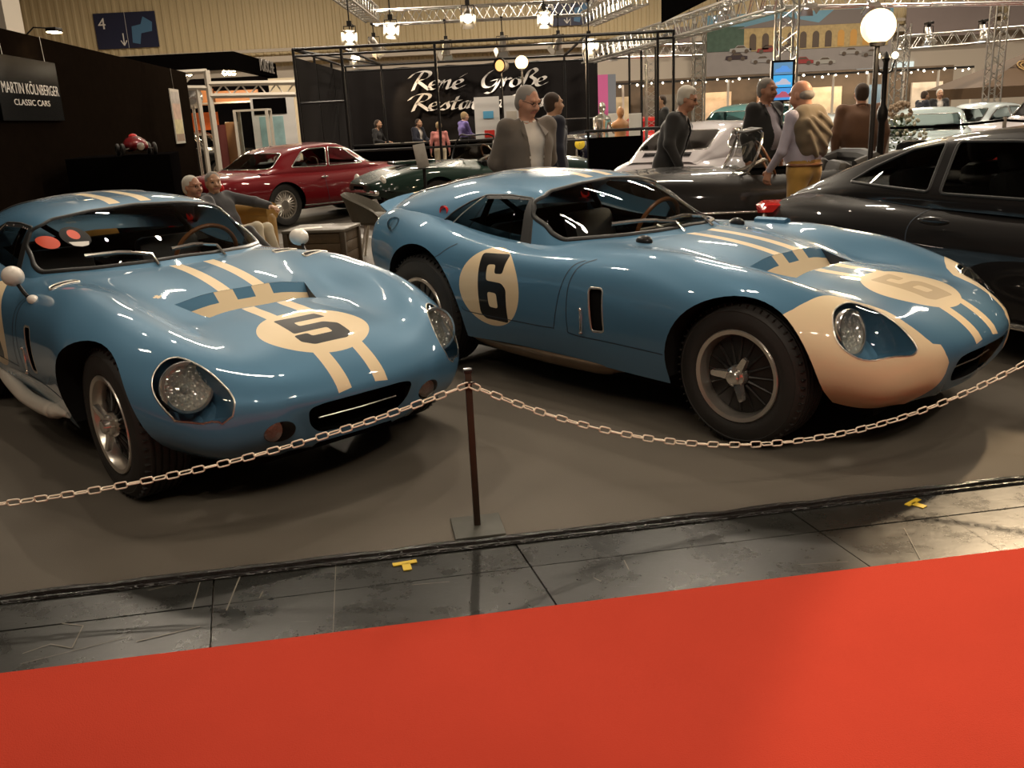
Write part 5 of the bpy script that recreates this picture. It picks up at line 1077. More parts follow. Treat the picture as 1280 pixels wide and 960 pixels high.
def crate():
    q = P(402, 305, 9.5); r = empty('wooden_crate', (q[0]+.02, 9.5, 0), R(-8), 'old wooden crate used as a table, paper lying on top', 'crate'); m = mat('crate_wood', (.075, .045, .018), .7, noise=(9, .4), bump=(30, .5, .01)); m2 = mat('crate_edge', (.05, .032, .015), .65, noise=(14, .4))
    b = MB()
    for k in range(4): b.box((0, 0, .062+k*.112), (.60, .52, .106), bev=.004)
    b.build('box', m, r); b = MB(); b.box((0, 0, .468), (.66, .58, .03), bev=.006); b.build('lid', mat('crate_lid', (.11, .09, .065), .6, noise=(5, .3)), r)
    for x in (-.30, .30):
        for y in (-.26, .26): e = MB(); e.box((x, y, .23), (.05, .05, .45), bev=.004); e.build('corner_batten', m2, r)
    e = MB(); e.box((-.12, -.268, .24), (.10, .012, .03), bev=.004); e.build('handle', M['dark_metal'], r)
    p = MB(); p.box((q[0]-.07, 9.42, .4852), (.22, .15, .003), rz=R(20)); tag(p.build('paper_sheet', mat('paper', (.75, .70, .62), .6), smooth=False), 'white paper sheet lying on the wooden crate', 'paper')
crate()
M['chair_felt'] = mat('chair_felt', (.105, .095, .075), .9, noise=(30, .15))
def tubchair(x, y, rz, label):
    r = empty('tub_chair', (x, y, 0), rz, label, 'chair', 'olive grey tub chairs')
    b = MB(); b.sph((0, 0, .44), (.27, .27, .07), 24, 10); b.build('seat', M['chair_felt'], r)
    V = []; F = []; n = 25
    for th in (0, 1):
        for i in range(n):
            a = R(75)+R(210)*i/(n-1); k = math.sin(PI*i/(n-1))**.7
            for z, rr in ((.42, .26), (.42+.15*k+.05, .32), (.42+.25*k+.06, .36)): V.append(((rr-.035*th)*math.cos(a), (rr-.035*th)*math.sin(a), z+.02*th))
    for th in (0, 1):
        for i in range(n-1):
            for k in range(2): a = th*n*3+i*3+k; F.append((a, a+1, a+4, a+3))
    for i in range(n-1): F += [(i*3+2, i*3+5, n*3+i*3+5, n*3+i*3+2), (i*3, i*3+3, n*3+i*3+3, n*3+i*3)]
    for i in (0, n-1): F += [(i*3+k, i*3+k+1, n*3+i*3+k+1, n*3+i*3+k) for k in (0, 1)]
    b = MB(); b.add(V, F); b.build('backrest', M['chair_felt'], r, sharp=60)
    for k in range(4): a = R(45+90*k); b = MB(); b.tube([(.12*math.cos(a), .12*math.sin(a), .40), (.25*math.cos(a), .25*math.sin(a), 0)], [.018, .012], 8); b.build('leg', M['alloy'], r)
q = P(462, 260, 10.5); tubchair(q[0]+.05, 10.5, R(0), 'olive grey tub chair between the crate and the tail of coupe 6'); q = P(566, 225, 12.2); tubchair(q[0], 12.2, R(150), 'olive grey tub chair showing above the rear window of coupe 6')
def cardstand():
    q = P(531, 222, 12.6); r = empty('leaflet_stand', (q[0], 12.6, 0), R(10), 'black pole stand holding a silver leaflet in front of the green roadster', 'stand')
    b = MB(); b.lathe([(.16, 0), (.16, .012), (.03, .02), (0, .02)], n=28); b.build('base', M['black_metal'], r); b = MB(); b.cyl((0, 0, .015), (0, 0, .86), .022); b.build('pole', M['black_metal'], r)
    b = MB(); b.box((0, 0, .87), (.36, .26, .015), bev=.006); b.build('tray', M['dark_metal'], r); b = MB(); b.box((-.03, -.01, 1.03), (.16, .015, .32), rx=R(-12), ry=R(-8), bev=.003); b.build('leaflet', mat('leaflet', (.42, .38, .33), .35, noise=(10, .4)), r)
cardstand()
# ---------------------------------------------------------------- the booths behind
def part(name, m, parent, *boxes, **kw):
    b = MB()
    for c, d in boxes: b.box(c, d, **kw)
    return b.build(name, m, parent, smooth=False)
def pipes():
    r = empty('scaffold_frame', P(366, 203, 18)*[1, 1, 0], 0, 'black pipe framework standing round the next stand', 'frame'); o = np.array(r.location)
    y0, y1 = 18.0, 24.0; T = lambda x, y, z: np.array([x, y, z])-o
    xs = [P(366, 62, y0)[0], P(426, 61, y0)[0], P(543, 56, y0)[0], P(733, 51, y0)[0]]; xe = P(842, 45, y0)[0]; zt = 2.86
    def pipe(a, b_, rad=.028): m = MB(); m.cyl(T(*a), T(*b_), rad, 8); m.build('pipe', M['black_metal'], r)
    for x in xs+[P(822, 52, y0)[0], xe]: pipe((x, y0, 0), (x, y0, zt))
    for x in (xs[0], xs[1], xs[3], xe): pipe((x, y1, 0), (x, y1, zt)); pipe((x, y0, zt), (x, y1, zt))
    for yy in (20, 22): pipe((xs[0], yy, 0), (xs[0], yy, zt)); pipe((xe, yy, 0), (xe, yy, zt))
    for yy in (y0, y1): pipe((xs[0], yy, zt), (xe, yy, zt)); pipe((xs[0], yy, zt-.12), (xe, yy, zt-.12), .022)
    for z in (.98, 1.9): pipe((xs[0], y0+.05, z), (xs[3] if z < 1 else xs[1], y0+.05, z), .022); pipe((xs[0], y0, z), (xs[0], y1, z), .022)
    pipe((xs[0], y0, zt), (xs[1], y1, zt), .02)
    for x in (xs[0]+.06,):
        for i in range(3):
            f = MB(); f.box(T(x-.05, y0+1+2*i, 1.42), (.03, 1.86, 2.6)); f.build('side_cloth', M['curtain_cloth'], r, smooth=False)
pipes()
def curtain(x0, x1, y, z1, label):
    V = []; n = 140
    for i in range(n+1):
        t = i/n; V += [(x0+(x1-x0)*t, y+.06*math.sin(t*58)+.03*math.sin(t*23), 0), (x0+(x1-x0)*t, y+.05*math.sin(t*58)+.03*math.sin(t*23), z1-.03*abs(math.sin(t*20)))]
    b = MB(); b.add(V, [(2*i, 2*i+2, 2*i+3, 2*i+1) for i in range(n)]); return tag(b.build('stage_curtain', M['curtain_cloth'], fix=False, sharp=None), label, 'curtain')
a, c = P(393, 86, 26.6), P(747, 84, 26.6); curtain(a[0], c[0], 26.6, 2.92, 'wide black curtain behind the counter, carrying the white script')
GL = {'R': ([[(.30, -.05), (.45, 1), (.72, 1.95)], [(-.15, 1.35), (.15, 1.85), (.7, 2.05), (1.2, 1.9), (1.25, 1.5), (.95, 1.15), (.5, 1.0), (.85, .6), (1.45, -.05)]], 1.35), 'e': ([[(.05, .45), (.45, .55), (.62, .85), (.40, 1.02), (.12, .75), (.1, .2), (.4, 0), (.85, .35)]], .78),
      'n': ([[(.0, .75), (.16, 1), (.14, .5), (.1, 0), (.2, .6), (.5, 1), (.62, .8), (.56, .12), (.72, .05), (.95, .35)]], .9), 'é': ([[(.05, .45), (.45, .55), (.62, .85), (.40, 1.02), (.12, .75), (.1, .2), (.4, 0), (.85, .35)], [(.42, 1.25), (.78, 1.62)]], .85),
      'G': ([[(1.25, 1.6), (.95, 2.0), (.45, 1.75), (.08, .95), (.25, .15), (.75, .05), (1.1, .55), (1.2, .95), (1.12, .1), (.85, -.6), (.45, -.55)], [(.7, .75), (1.4, .95)]], 1.4), 'r': ([[(.0, .7), (.18, 1.05), (.16, .5), (.12, 0)], [(.16, .55), (.4, .95), (.62, .85)]], .62),
      'o': ([[(.4, 1), (.12, .75), (.1, .2), (.38, 0), (.66, .3), (.62, .8), (.4, 1), (.9, .85)]], .82), 'ß': ([[(-.1, -.55), (.15, .4), (.3, 1.6), (.62, 1.95), (.86, 1.6), (.55, 1.1), (.9, .7), (.78, .12), (.4, .02)]], .98),
      's': ([[(0, .3), (.45, 1.0), (.5, .75), (.62, .35), (.45, .02), (.1, .12)]], .7), 't': ([[(.42, 1.6), (.25, .5), (.3, .05), (.7, .3)], [(.02, 1.02), (.7, 1.1)]], .66), 'a': ([[(.62, .85), (.36, 1), (.1, .65), (.15, .08), (.42, .15), (.64, .95), (.62, .15), (.95, .3)]], .88),
      'u': ([[(.02, .8), (.15, 1), (.12, .25), (.35, 0), (.6, .4), (.68, 1), (.64, .15), (.95, .3)]], .9), 'i': ([[(.0, .75), (.15, 1), (.14, .1), (.45, .3)], [(.22, 1.4), (.3, 1.5)]], .45), ' ': ([], 1.15)}
def script(txt, p0, p1, yy, hgt, label):
    """brush letters standing just off the curtain"""
    a, c = P(*p0, yy), P(*p1, yy); tot = sum(GL[q][1] for q in txt); sx = (c[0]-a[0])/tot; r = empty('script_sign', (a[0], yy, 0), 0, label, 'lettering'); x = 0
    for q in txt:
        z0 = a[2]+(c[2]-a[2])*x/tot
        if GL[q][0]:
            b = MB()
            for stx in GL[q][0]:
                L = smooth(stx, 5, False); nib = np.array([.14, .075]); V = []
                for u, v_ in L:
                    px, pz = (x+u)*sx+v_*hgt*.32, v_*hgt
                    for sgn in (1, -1):
                        for dy in (0, .03): V.append((px+sgn*nib[0]*sx*.9, dy-.06, z0+pz+sgn*nib[1]*hgt))
                n = len(L)
                for i in range(n-1):
                    k = 4*i; b.add([], []); 
                F = [(4*i, 4*i+4, 4*i+6, 4*i+2) for i in range(n-1)]+[(4*i+1, 4*i+3, 4*i+7, 4*i+5) for i in range(n-1)]+[(4*i, 4*i+1, 4*i+5, 4*i+4) for i in range(n-1)]+[(4*i+2, 4*i+6, 4*i+7, 4*i+3) for i in range(n-1)]
                b.add(V, F)
            b.build('letter', M['script_white'], r, smooth=False)
        x += GL[q][1]
M['script_white'] = mat('script_white', (.85, .80, .76), .45)
script('René Große', (511, 113), (682, 107), 26.5, .235, 'white script letters of the upper line on the black curtain'); script('Restauration', (511, 139), (682, 133), 26.5, .215, 'white script letters of the lower line on the black curtain')
# long counter and the display boards
a, c = P(470, 178, 23.5)*[0, 1, 1]+vv(-3.62, 0, 0), P(762, 176, 23.5); r = empty('service_counter', ((a[0]+c[0])/2, 23.5, 0), 0, 'long black counter in front of the black curtain', 'counter'); L = c[0]-a[0]
part('front', M['black_cloth'], r, ((0, 0, .46), (L, .5, .92))); part('worktop', M['black_metal'], r, ((0, -.02, .945), (L+.06, .62, .04)))
for x, w_ in ((484, .62), (518, .5), (565, .4)):
    q = P(x, 178, 23.3); b = MB(); b.box((q[0], 23.35, .972), (w_, .26, .012)); tag(b.build('paper_stack', M['white_enamel'], smooth=False), {484: 'white papers on the counter in front of the woman in black', 518: 'white papers on the counter in front of the navy suited man', 565: 'white papers on the counter under the violet shirted person'}[x], 'papers', 'papers on the long counter')
M['board_white'] = mat('board_white', (.72, .70, .68), .5); M['sq_blue'] = mat('sq_blue', (.12, .42, .68), .5); M['sq_red'] = mat('sq_red', (.62, .03, .02), .5)
for x0, x1, lab in ((592, 626, 'white display board with a blue and a red square'), (627, 652, 'white display board standing just right of the board with squares')):
    a, c = P(x0, 122, 24.2), P(x1, 174, 24.2); w_ = c[0]-a[0]; r = empty('display_board', ((a[0]+c[0])/2, 24.25, 0), 0, lab, 'board', 'white display boards')
    part('panel', M['board_white'], r, ((0, 0, 1.02), (w_, .04, 1.92))); part('foot', M['alloy'], r, ((0, 0, .03), (w_*.9, .4, .05)))
    if x0 < 600:
        part('blue_square', M['sq_blue'], r, ((.03, -.024, 1.54), (.26, .012, .18))); part('red_square', M['sq_red'], r, ((.04, -.024, 1.07), (.26, .012, .18)))
    else: part('blue_square', M['white_enamel'], r, ((0, -.024, 1.45), (.26, .012, .3)))
# trusses and spotlights
M['truss'] = mat('truss', (.66, .64, .60), .32, 1)
def truss(a, b_, wd, label, name='lighting_truss', n=None, group=None):
    a, b_ = np.array(a, float), np.array(b_, float); L = np.linalg.norm(b_-a); d = (b_-a)/L; s = np.cross(d, (0, 0, 1)) if abs(d[2]) < .9 else vv(1, 0, 0); s /= np.linalg.norm(s); u = np.cross(s, d)
    r = empty(name, (a[0], a[1], min(a[2], b_[2])), 0, label, 'truss', group); o = np.array(r.location); C4 = [(s*i+u*j)*wd/2 for i, j in ((1, 1), (1, -1), (-1, -1), (-1, 1))]
    for c in C4: m = MB(); m.cyl(a+c-o, b_+c-o, wd*.075, 8); m.build('chord', M['truss'], r)
    n = max(3, int(L/wd/1.25)); m = MB()
    for k in range(4):
        c0, c1 = C4[k], C4[(k+1) % 4]
        for i in range(n): p = a+d*L*i/n; q = a+d*L*(i+1)/n; pm = (p+q)/2; m.cyl(p+c0-o, pm+c1-o, wd*.03, 5); m.cyl(pm+c1-o, q+c0-o, wd*.03, 5)
    m.build('lattice', M['truss'], r)
def spot(p, to, label, on=1.0, col=WARM, r0=.11, e=0, top=None):
    p = Vector(tuple(map(float, p))); d = (Vector(tuple(map(float, to)))-p).normalized(); r = empty('stage_spotlight', p, 0, label, 'spotlight', 'spotlights on the trusses'); Q = Vector((0, 0, 1)).rotation_difference(d).to_matrix().to_4x4()
    def put(b, n, m): ob = b.build(n, m, r); ob.data.transform(Q); return ob
    b = MB(); b.lathe([(0, -.20), (r0*.6, -.20), (r0*.8, -.12), (r0*.85, .06), (r0, .16), (r0*.97, .16), (r0*.8, .05), (0, .04)], n=20); put(b, 'lamp_body', M['alloy'])
    b = MB(); b.lathe([(r0*.86, .10), (0, .10)], n=20); put(b, 'lamp_glass', M['lit_spot'] if on else M['lens'])
    for k in range(4):
        a = PI/2*k; b = MB(); V = [(math.cos(a)*r0-math.sin(a)*q*r0, math.sin(a)*r0+math.cos(a)*q*r0, .17) for q in (-.9, .9)]+[(math.cos(a)*r0*1.55-math.sin(a)*q*r0, math.sin(a)*r0*1.55+math.cos(a)*q*r0, .17+r0*1.1) for q in (1.15, -1.15)]; V += [(x*1.02, y*1.02, z-.004) for x, y, z in V]
        b.add(V, [(0, 1, 2, 3), (7, 6, 5, 4), (0, 3, 7, 4), (1, 5, 6, 2), (2, 6, 7, 3), (0, 4, 5, 1)]); put(b, 'barn_door', M['alloy'])
    b = MB(); b.tube([(-r0*1.2, 0, 0), (-r0*1.2, 0, .18), (r0*1.2, 0, .18), (r0*1.2, 0, 0)], .012, 6); b.box((0, 0, .23), (.09, .07, .10)); b.build('yoke', M['black_metal'], r)
    if top and top > p.z+.05: b = MB(); b.cyl((0, 0, .12), (0, 0, top-p.z), .014, 6); b.build('hanger', M['black_metal'], r); b = MB(); b.box((0, 0, top-p.z), (.07, .44, .06), bev=.01); b.build('clamp', M['black_metal'], r)
    if e: lamp('SPOT', p+d*.5, to, e, col, .07, 55 if e < 2000 else 26, .35)
M['lit_spot'] = mat('lit_spot', (1, .95, .85), .4, emit=(1, .88, .68), es=9)
ya, yb, za = 19.6, 25.0, 4.02; xa, xb = P(424, 8, ya)[0], P(742, 30, 22)[0]+.3
truss((xa, ya, 4.15), (xb, ya, 4.15), .34, 'long aluminium truss along the top of the picture, nearest of the hanging ring', n=34); truss((xa, yb, 4.05), (xb, yb, 4.05), .34, 'long aluminium truss above the black curtain, far side of the hanging ring', n=34)
truss((xa, ya+.25, 4.1), (xa, yb-.25, 4.1), .34, 'short aluminium truss at the left end of the hanging ring', n=14); truss((xb, ya+.25, 4.1), (xb, yb-.25, 4.1), .34, 'short aluminium truss at the right end of the hanging ring', n=14)
for i, (x, y, Y, tx, on, e) in enumerate(((438, 48, 19.6, (-2.2, 8, 0), 1, 420), (443, 70, 25, (-3, 23, 1), 1, 0), (489, 40, 19.6, (-.1, 2.9, 0), 1, 2600), (585, 22, 19.6, (-.5, 14, 0), 1, 420), (558, 62, 25, (-1.5, 26, 2), 1, 0), (680, 27, 19.6, (1.6, 4.2, .5), 1, 1900), (628, 57, 25, (.0, 26.4, 1.8), 1, 130), (698, 55, 25, (1.2, 26.4, 1.8), 1, 0), (736, 58, 22, (2.5, 14, .5), 1, 300), (468, 58, 25, (-2.2, 26.4, 1.8), 1, 130))):
    spot(P(x, y, Y)+[0, 0, .05], tx, ['first spotlight at the left corner of the truss ring', 'spotlight below the left end of the far truss', 'barn door spotlight second from the left on the near truss', 'barn door spotlight third from the left on the near truss', 'small spotlight lighting the upper script line', 'barn door spotlight at the right of the near truss', 'spotlight above the white display boards', 'spotlight at the right of the far truss', 'spotlight at the right corner of the truss ring', 'spotlight lighting the left end of the black curtain'][i], on, NEUT if i < 9 else WARM, .10 if Y < 22 else .12, e, 3.99 if Y < 22 else 3.90)
truss(P(735, 70, 24), P(970, -2, 14.5), .32, 'silver truss running down from the upper right towards the black framework', n=40); truss(P(955, -3, 17), P(1300, -9, 17), .32, 'level silver truss along the top edge of the picture at the right', n=26); truss(P(735, 24, 24), P(800, -6, 19), .32, 'upper silver truss at the top beside the black banner', n=16)
for x, y0, Y, w_, n, lab in ((814, 46, 24, .26, 22, 'silver truss tower left of the white haired man'), (874, 22, 22, .24, 26, 'silver truss tower right of the white haired man'), (985, -8, 16.5, .30, 18, 'silver truss tower behind the small screen'), (1128, 30, 23, .30, 18, 'silver truss tower behind the floodlight'), (1252, -8, 23.6, .30, 24, 'silver truss tower at the far right')):
    q = P(x, y0, Y); truss((q[0], Y, 0), (q[0], Y, q[2]), w_, lab, 'truss_tower', n, 'truss towers')
truss(P(738, 66, 27), P(876, 62, 27), .30, 'level silver truss behind the black framework at the right', n=16); truss(P(1125, 54, 25), P(1290, 40, 25), .32, 'level silver truss under the grey banners at the right', n=18)
for x, y, Y in ((768, 66, 27), (843, 62, 27), (1160, 47, 25), (1228, 44, 25), (905, 12, 17), (1010, 3, 17), (1088, 2, 17)):
    q = P(x, y, Y); lamp('SPOT', q, (q[0]-1, q[1]-2, 0), 70, COOL, .08, 120, .5); spot(q+[0, 0, .1], (q[0], q[1]-1.2, 0), 'cool white lamp hanging on the truss at '+{768: 'the left of the level truss', 843: 'the right of the level truss', 1160: 'the left under the grey banner', 1228: 'the right under the grey banner', 905: 'the foot of the sloping truss', 1010: 'the top beside the floodlight glow', 1088: 'the top right above the floodlight'}[x], 1, COOL, .10, 0, q[2]+.35)
b = MB(); a, c, d, e = P(832, 26, 17), P(892, -4, 17), P(832, -6, 17), P(892, -8, 17); b.prism([(a[0], a[2]), (c[0], c[2]), (e[0], e[2]+.3), (d[0], d[2]+.3)], 17.4, 17.44, lambda x, z, h: (x, h, z)); tag(b.build('hanging_banner', M['black_cloth'], smooth=False), 'black banner hanging at the top above the sloping truss', 'banner')
M['banner_grey'] = mat('banner_grey', (.26, .21, .20), .7, noise=(2, .06))
for x0, y0, x1, y1, Y, lab in ((1134, 6, 1241, 42, 39.2, 'grey banner hanging under the wall cladding at the right'), (1263, -6, 1330, 34, 39.2, 'grey banner cut by the right edge of the picture'), (842, 34, 862, 58, 39.2, 'small lilac banner left of the painted billboard')):
    a, c = P(x0, y0, Y), P(x1, y1, Y); r = empty('hanging_banner', ((a[0]+c[0])/2, Y, 0), 0, lab, 'banner', 'grey banners'); part('cloth', M['banner_grey'], r, ((0, 0, (a[2]+c[2])/2), (c[0]-a[0], .04, a[2]-c[2])))
    for sg in (-1, 1): b = MB(); b.cyl((sg*(c[0]-a[0])*.45, 0, a[2]-.02), (sg*(c[0]-a[0])*.45, 0, ZC), .012, 5); b.build('cable', M['black_metal'], r)
def wordsign(x, y, Y, w_, lab, nm='hall_sign'):
    q = P(x, y, Y); r = empty(nm, (q[0], Y, q[2]), 0, lab, 'sign', 'blue hall signs'); h = w_*.55
    part('panel', mat('sign_navy', (.018, .022, .060), .4), r, ((0, 0, 0), (w_, .06, h))); lettering('numeral', '4', h*.32, h*.22, (-w_*.44, -.035, h*.06), (1, 0, 0), (0, 0, 1), M['white_letter'], r)
    b = MB(); c = -w_*.06
    for p0, p1 in (((c, -h*.08), (c, -h*.42)), ((c, -h*.42), (c-.12, -h*.28)), ((c, -h*.42), (c+.12, -h*.28))): b.tube([(p0[0], -.04, p0[1]), (p1[0], -.04, p1[1])], .022, 6)
    b.build('arrow', M['white_letter'], r); m = MB(); m.prism([(w_*.08, -h*.35), (w_*.2, -h*.4), (w_*.24, -h*.1), (w_*.42, -h*.05), (w_*.44, h*.2), (w_*.3, h*.36), (w_*.25, h*.15), (w_*.1, h*.1)], -.04, -.032, lambda a, z, hh: (a, hh, z)); m.build('map_shape', mat('map_blue', (.08, .20, .36), .5), r, smooth=False); part('divider', M['board_white'], r, ((0.02, -.033, 0), (.015, .01, h)))
wordsign(158, 38, 39.9, 2.5, 'blue hall sign with a 4, an arrow and a map, at the upper left'); wordsign(712, 14, 39.9, 2.0, 'blue hall sign with a 4 above the right end of the curtain')
# black canopy booth at the left with its white frame
def booth():
    a, c, d = P(140, 66, 27), P(292, 66, 27), P(345, 82, 33); z0, z1 = P(292, 86, 27)[2], P(292, 64, 27)[2]
    r = empty('exhibitor_booth', (c[0], 29, 0), 0, 'black canopy booth with warm lamps and shelves, beyond the end of the black wall', 'booth'); o = np.array(r.location)
    b = MB(); n = np.array([.12, .12]); b.prism([(a[0], 27), (c[0], 27), (d[0], 33), (d[0]-.3, 33.05), (c[0]-.2, 27.3), (a[0], 27.3)], z0, z1, lambda x, y, z: (x-o[0], y-o[1], z)); b.build('canopy_fascia', M['black_cloth'], r, smooth=False)
    b = MB(); b.box(((a[0]+d[0])/2-o[0], 4, 1.6), (d[0]-a[0], .1, 3.2)); b.build('rear_wall', M['black_cloth'], r, smooth=False)
    u = (d-c)/np.linalg.norm(d-c); u[2] = 0; q = c+u*3.2; lettering('lettering', 'PORSCHE', .40, 2.2, (q[0]-o[0]+.03, q[1]-o[1]-.02, z0+.10), u, (0, 0, 1), mat('letter_grey', (.30, .28, .26), .4), r, .02)
    M['shelf_orange'] = mat('shelf_orange', (.55, .11, .02), .5); M['wood_pale'] = mat('wood_pale', (.48, .20, .08), .5)
    for x, y, w_, h, m in ((250, 152, 1.2, .55, 'shelf_orange'), (246, 122, 1.1, .5, 'wood_pale'), (296, 120, 1.4, .35, 'wood_pale')):
        q = P(x, y, 31); part('back_panel', M[m], r, ((q[0]-o[0], 31-o[1], q[2]), (w_, .08, h)))
    q = P(292, 128, 30); part('shelf', M['alloy'], r, ((q[0]-o[0], 30-o[1], q[2]), (2.6, .5, .05)))
    for x in (263, 270, 277): 
        pass
    for i, (x, y, on) in enumerate(((253, 84, 1), (261, 84, 1), (268, 82, 1), (275, 84, 1), (281, 92, 1), (287, 92, 1), (292, 92, 1), (222, 94, 1), (230, 94, 1), (237, 93, 1))):
        q = P(x, y, 28.5); b = MB(); b.lathe([(.03, .10), (.10, .0), (.085, .0), (.02, .08)], q-o, 'z', 14); f = b.build('downlight', M['alloy'], r); b = MB(); b.sph(q-o+[0, 0, .02], .075, 10, 6); b.build('bulb', M['lit_warm'], f)
    q = P(266, 88, 28.4); lamp('POINT', q-[0, 0, .3], q, 320, WARM, .25)
booth()
def frame_white():
    Y = 24.0; r = empty('booth_frame', P(265, 190, Y)*[1, 1, 0], 0, 'white metal frame standing behind the red coupe', 'frame'); o = np.array(r.location)
    def bar(p0, p1, t=.07): b = MB(); b.cyl(P(*p0, Y)-o, P(*p1, Y)-o, t, 6); b.build('bar', M['white_enamel'], r)
    for x, y, t in ((258, 88, .08), (247, 112, .06)): b = MB(); q = P(x, y, Y)-o; b.cyl(q, (q[0], q[1], 0), t, 6); b.build('bar', M['white_enamel'], r)
    for p0, p1 in (((222, 91), (258, 89)), ((226, 110), (262, 110)), ((262, 105), (370, 103)), ((262, 120), (370, 118))): bar(p0, p1)
    for k in range(5): bar((268+k*22, 119), (279+k*22, 105), .02); bar((279+k*22, 105), (290+k*22, 119), .02)
    bar((226, 110), (243, 92), .02)
frame_white()
def oddments():
    Y = 25.5; r = empty('leather_column', P(283, 190, Y)*[1, 1, 0], 0, 'tall maroon and brown columns standing behind the white frame', 'column')
    b = MB(); b.cyl((-.08, 0, 0), (-.08, 0, 1.62), .17, 20); b.build('maroon_column', mat('maroon', (.14, .035, .03), .4), r); b = MB(); b.box((.22, .1, .84), (.32, .3, 1.68), bev=.02); b.build('brown_column', mat('tan_board', (.34, .17, .07), .5), r)
    q = P(240, 122, 26); r = empty('dome_lamp', (q[0], 26, 0), 0, 'large silver domed headlamp standing beyond the end of the black wall', 'lamp'); b = MB(); b.lathe([(0, -.2), (.2, -.16), (.30, .0), (.26, .04), (0, .06)], (0, 0, q[2]), 'y', 24); b.build('lamp_shell', M['chrome'], r); b = MB(); b.cyl((0, 0, 0), (0, 0, q[2]-.25), .04); b.build('stem', M['chrome'], r)
    q = P(318, 160, 25.2); r = empty('glass_showcase', (q[0], 25.2, 0), 0, 'white framed glass showcase with small ornaments, right of the brown column', 'showcase')
    for x in (-.42, .42):
        for y in (-.2, .2): part('post', M['white_enamel'], r, ((x, y, .98), (.07, .07, 1.96)))
    for z in (.5, 1.95): part('shelf', M['white_enamel'], r, ((0, 0, z), (.9, .46, .05)))
    part('pane', M['glass'], r, ((0, -.21, 1.22), (.8, .01, 1.4)))
    for x, z, s_ in ((-.2, .53, .22), (.05, .53, .32), (.22, .53, .18)): b = MB(); b.lathe([(.07, 0), (.03, s_*.3), (.06, s_*.7), (.02, s_)], (q[0]+x, 25.2, z), 'z', 14); tag(b.build('ornament', M['wood'] if x < 0 else M['chrome']), {-.2: 'small brown ornament at the left of the showcase', .05: 'tall silver ornament in the middle of the showcase', .22: 'short silver ornament at the right of the showcase'}[x], 'ornament', 'ornaments in the showcase')
    q = P(338, 160, 26.2); r = empty('poster', (q[0], 26.2, 0), 0, 'pale blue landscape poster on a white board behind the red coupe', 'poster'); part('board', M['board_white'], r, ((.12, .05, 1.2), (1.2, .05, 2.4))); part('picture', mat('poster_teal', (.32, .50, .52), .5, noise=(3, .5)), r, ((.05, .015, 1.28), (.66, .02, 1.0))); part('picture_top', M['black_cloth'], r, ((.05, .015, 2.05), (.9, .02, .42)))
    q = P(358, 150, 26.8); b = MB(); b.box((q[0]+.15, 26.9, 1.4), (1.1, .1, 2.8)); tag(b.build('white_partition', mat('warm_white', (.72, .62, .45), .6), smooth=False), 'plain white partition left of the black framework', 'partition')
oddments()
# the two lamps on poles
def globe(p, lab, e, r0, base=True):
    r = empty('floodlight_stand', (p[0], p[1], 0), 0, lab, 'lamp'); z = p[2]
    b = MB(); b.cyl((0, 0, 0), (0, 0, z-r0*1.05), .022, 10); b.build('pole', M['black_metal'], r)
    for k in range(3): a = 2*PI*k/3+.4; b = MB(); b.cyl((0, 0, .35), (.2*math.cos(a), .2*math.sin(a), .01), .012, 6); b.build('leg', M['black_metal'], r)
    b = MB(); b.lathe([(r0*.4, -r0*1.1), (r0*.5, -r0*.8), (r0*.45, -r0*.7)], (0, 0, z), 'z', 16); b.build('socket', M['black_metal'], r); b = MB(); b.sph((0, 0, z), r0, 20, 12); b.build('globe', M['lit_globe'], r)
    l = lamp('POINT', (p[0], p[1]-r0*1.3, z), (0, 0, 0), e, WARM, r0); return r
M['lit_globe'] = mat('lit_globe', (1, .85, .6), .5, emit=(1, .68, .32), es=2.3); M['lit_amber'] = mat('lit_amber', (1, .6, .25), .5, emit=(1, .50, .16), es=1.4)
globe(P(1098, 33, 8.0), 'brightly glowing floodlight on a thin black pole, right of the brown jacketed man', 80, .14); globe(P(652, 78, 19), 'glowing round lamp above the head of the grey jacketed man', 160, .13)
q = P(626, 82, 19); r = empty('floodlight_stand', (q[0], 19, 0), 0, 'black floodlight on a pole left of the glowing round lamp', 'lamp'); b = MB(); b.cyl((0, 0, 0), (0, 0, q[2]-.1), .02, 8); b.build('pole', M['black_metal'], r); b = MB(); b.lathe([(.0, .16), (.10, .14), (.15, -.06), (.13, -.06), (.0, .05)], (0, 0, 0), 'y', 18); o_ = b.build('lamp_body', M['black_metal'], r); o_.location = (0, 0, q[2]); o_.rotation_euler = (0, 0, R(-35)); b = MB(); b.lathe([(.12, -.04), (0, -.05)], (0, 0, 0), 'y', 18); o2 = b.build('lamp_glass', M['lit_amber'], r); o2.location = o_.location; o2.rotation_euler = o_.rotation_euler
def street():
    q = P(1108, 66, 10.7); z = q[2]; r = empty('street_lantern', (q[0], 10.7, 0), 0, 'ornate dark lamp post with small lit bulbs, right of the floodlight pole', 'lamp'); b = MB(); b.lathe([(.16, 0), (.15, .05), (.06, .12), (.045, .5), (.035, z-.75), (.06, z-.7), (.06, z-.62), (.03, z-.55), (.028, z-.1), (.05, z-.06), (.02, z), (0, z+.02)], n=18); b.build('post', M['black_metal'], r)
    for sg in (-1, 1): b = MB(); b.tube([(0, 0, z-.22), (sg*.07, 0, z-.20), (sg*.10, 0, z-.08)], .012, 6); a = b.build('arm', M['black_metal'], r); b = MB(); b.sph((sg*.10, 0, z-.03), .035, 12, 8); b.build('bulb', M['lit_warm'], a)
street()
lamp('SPOT', (4.95, 7.95, 4.3), (2.62, 1.75, 0), 1900, WARM, .10, 27.5, .10)
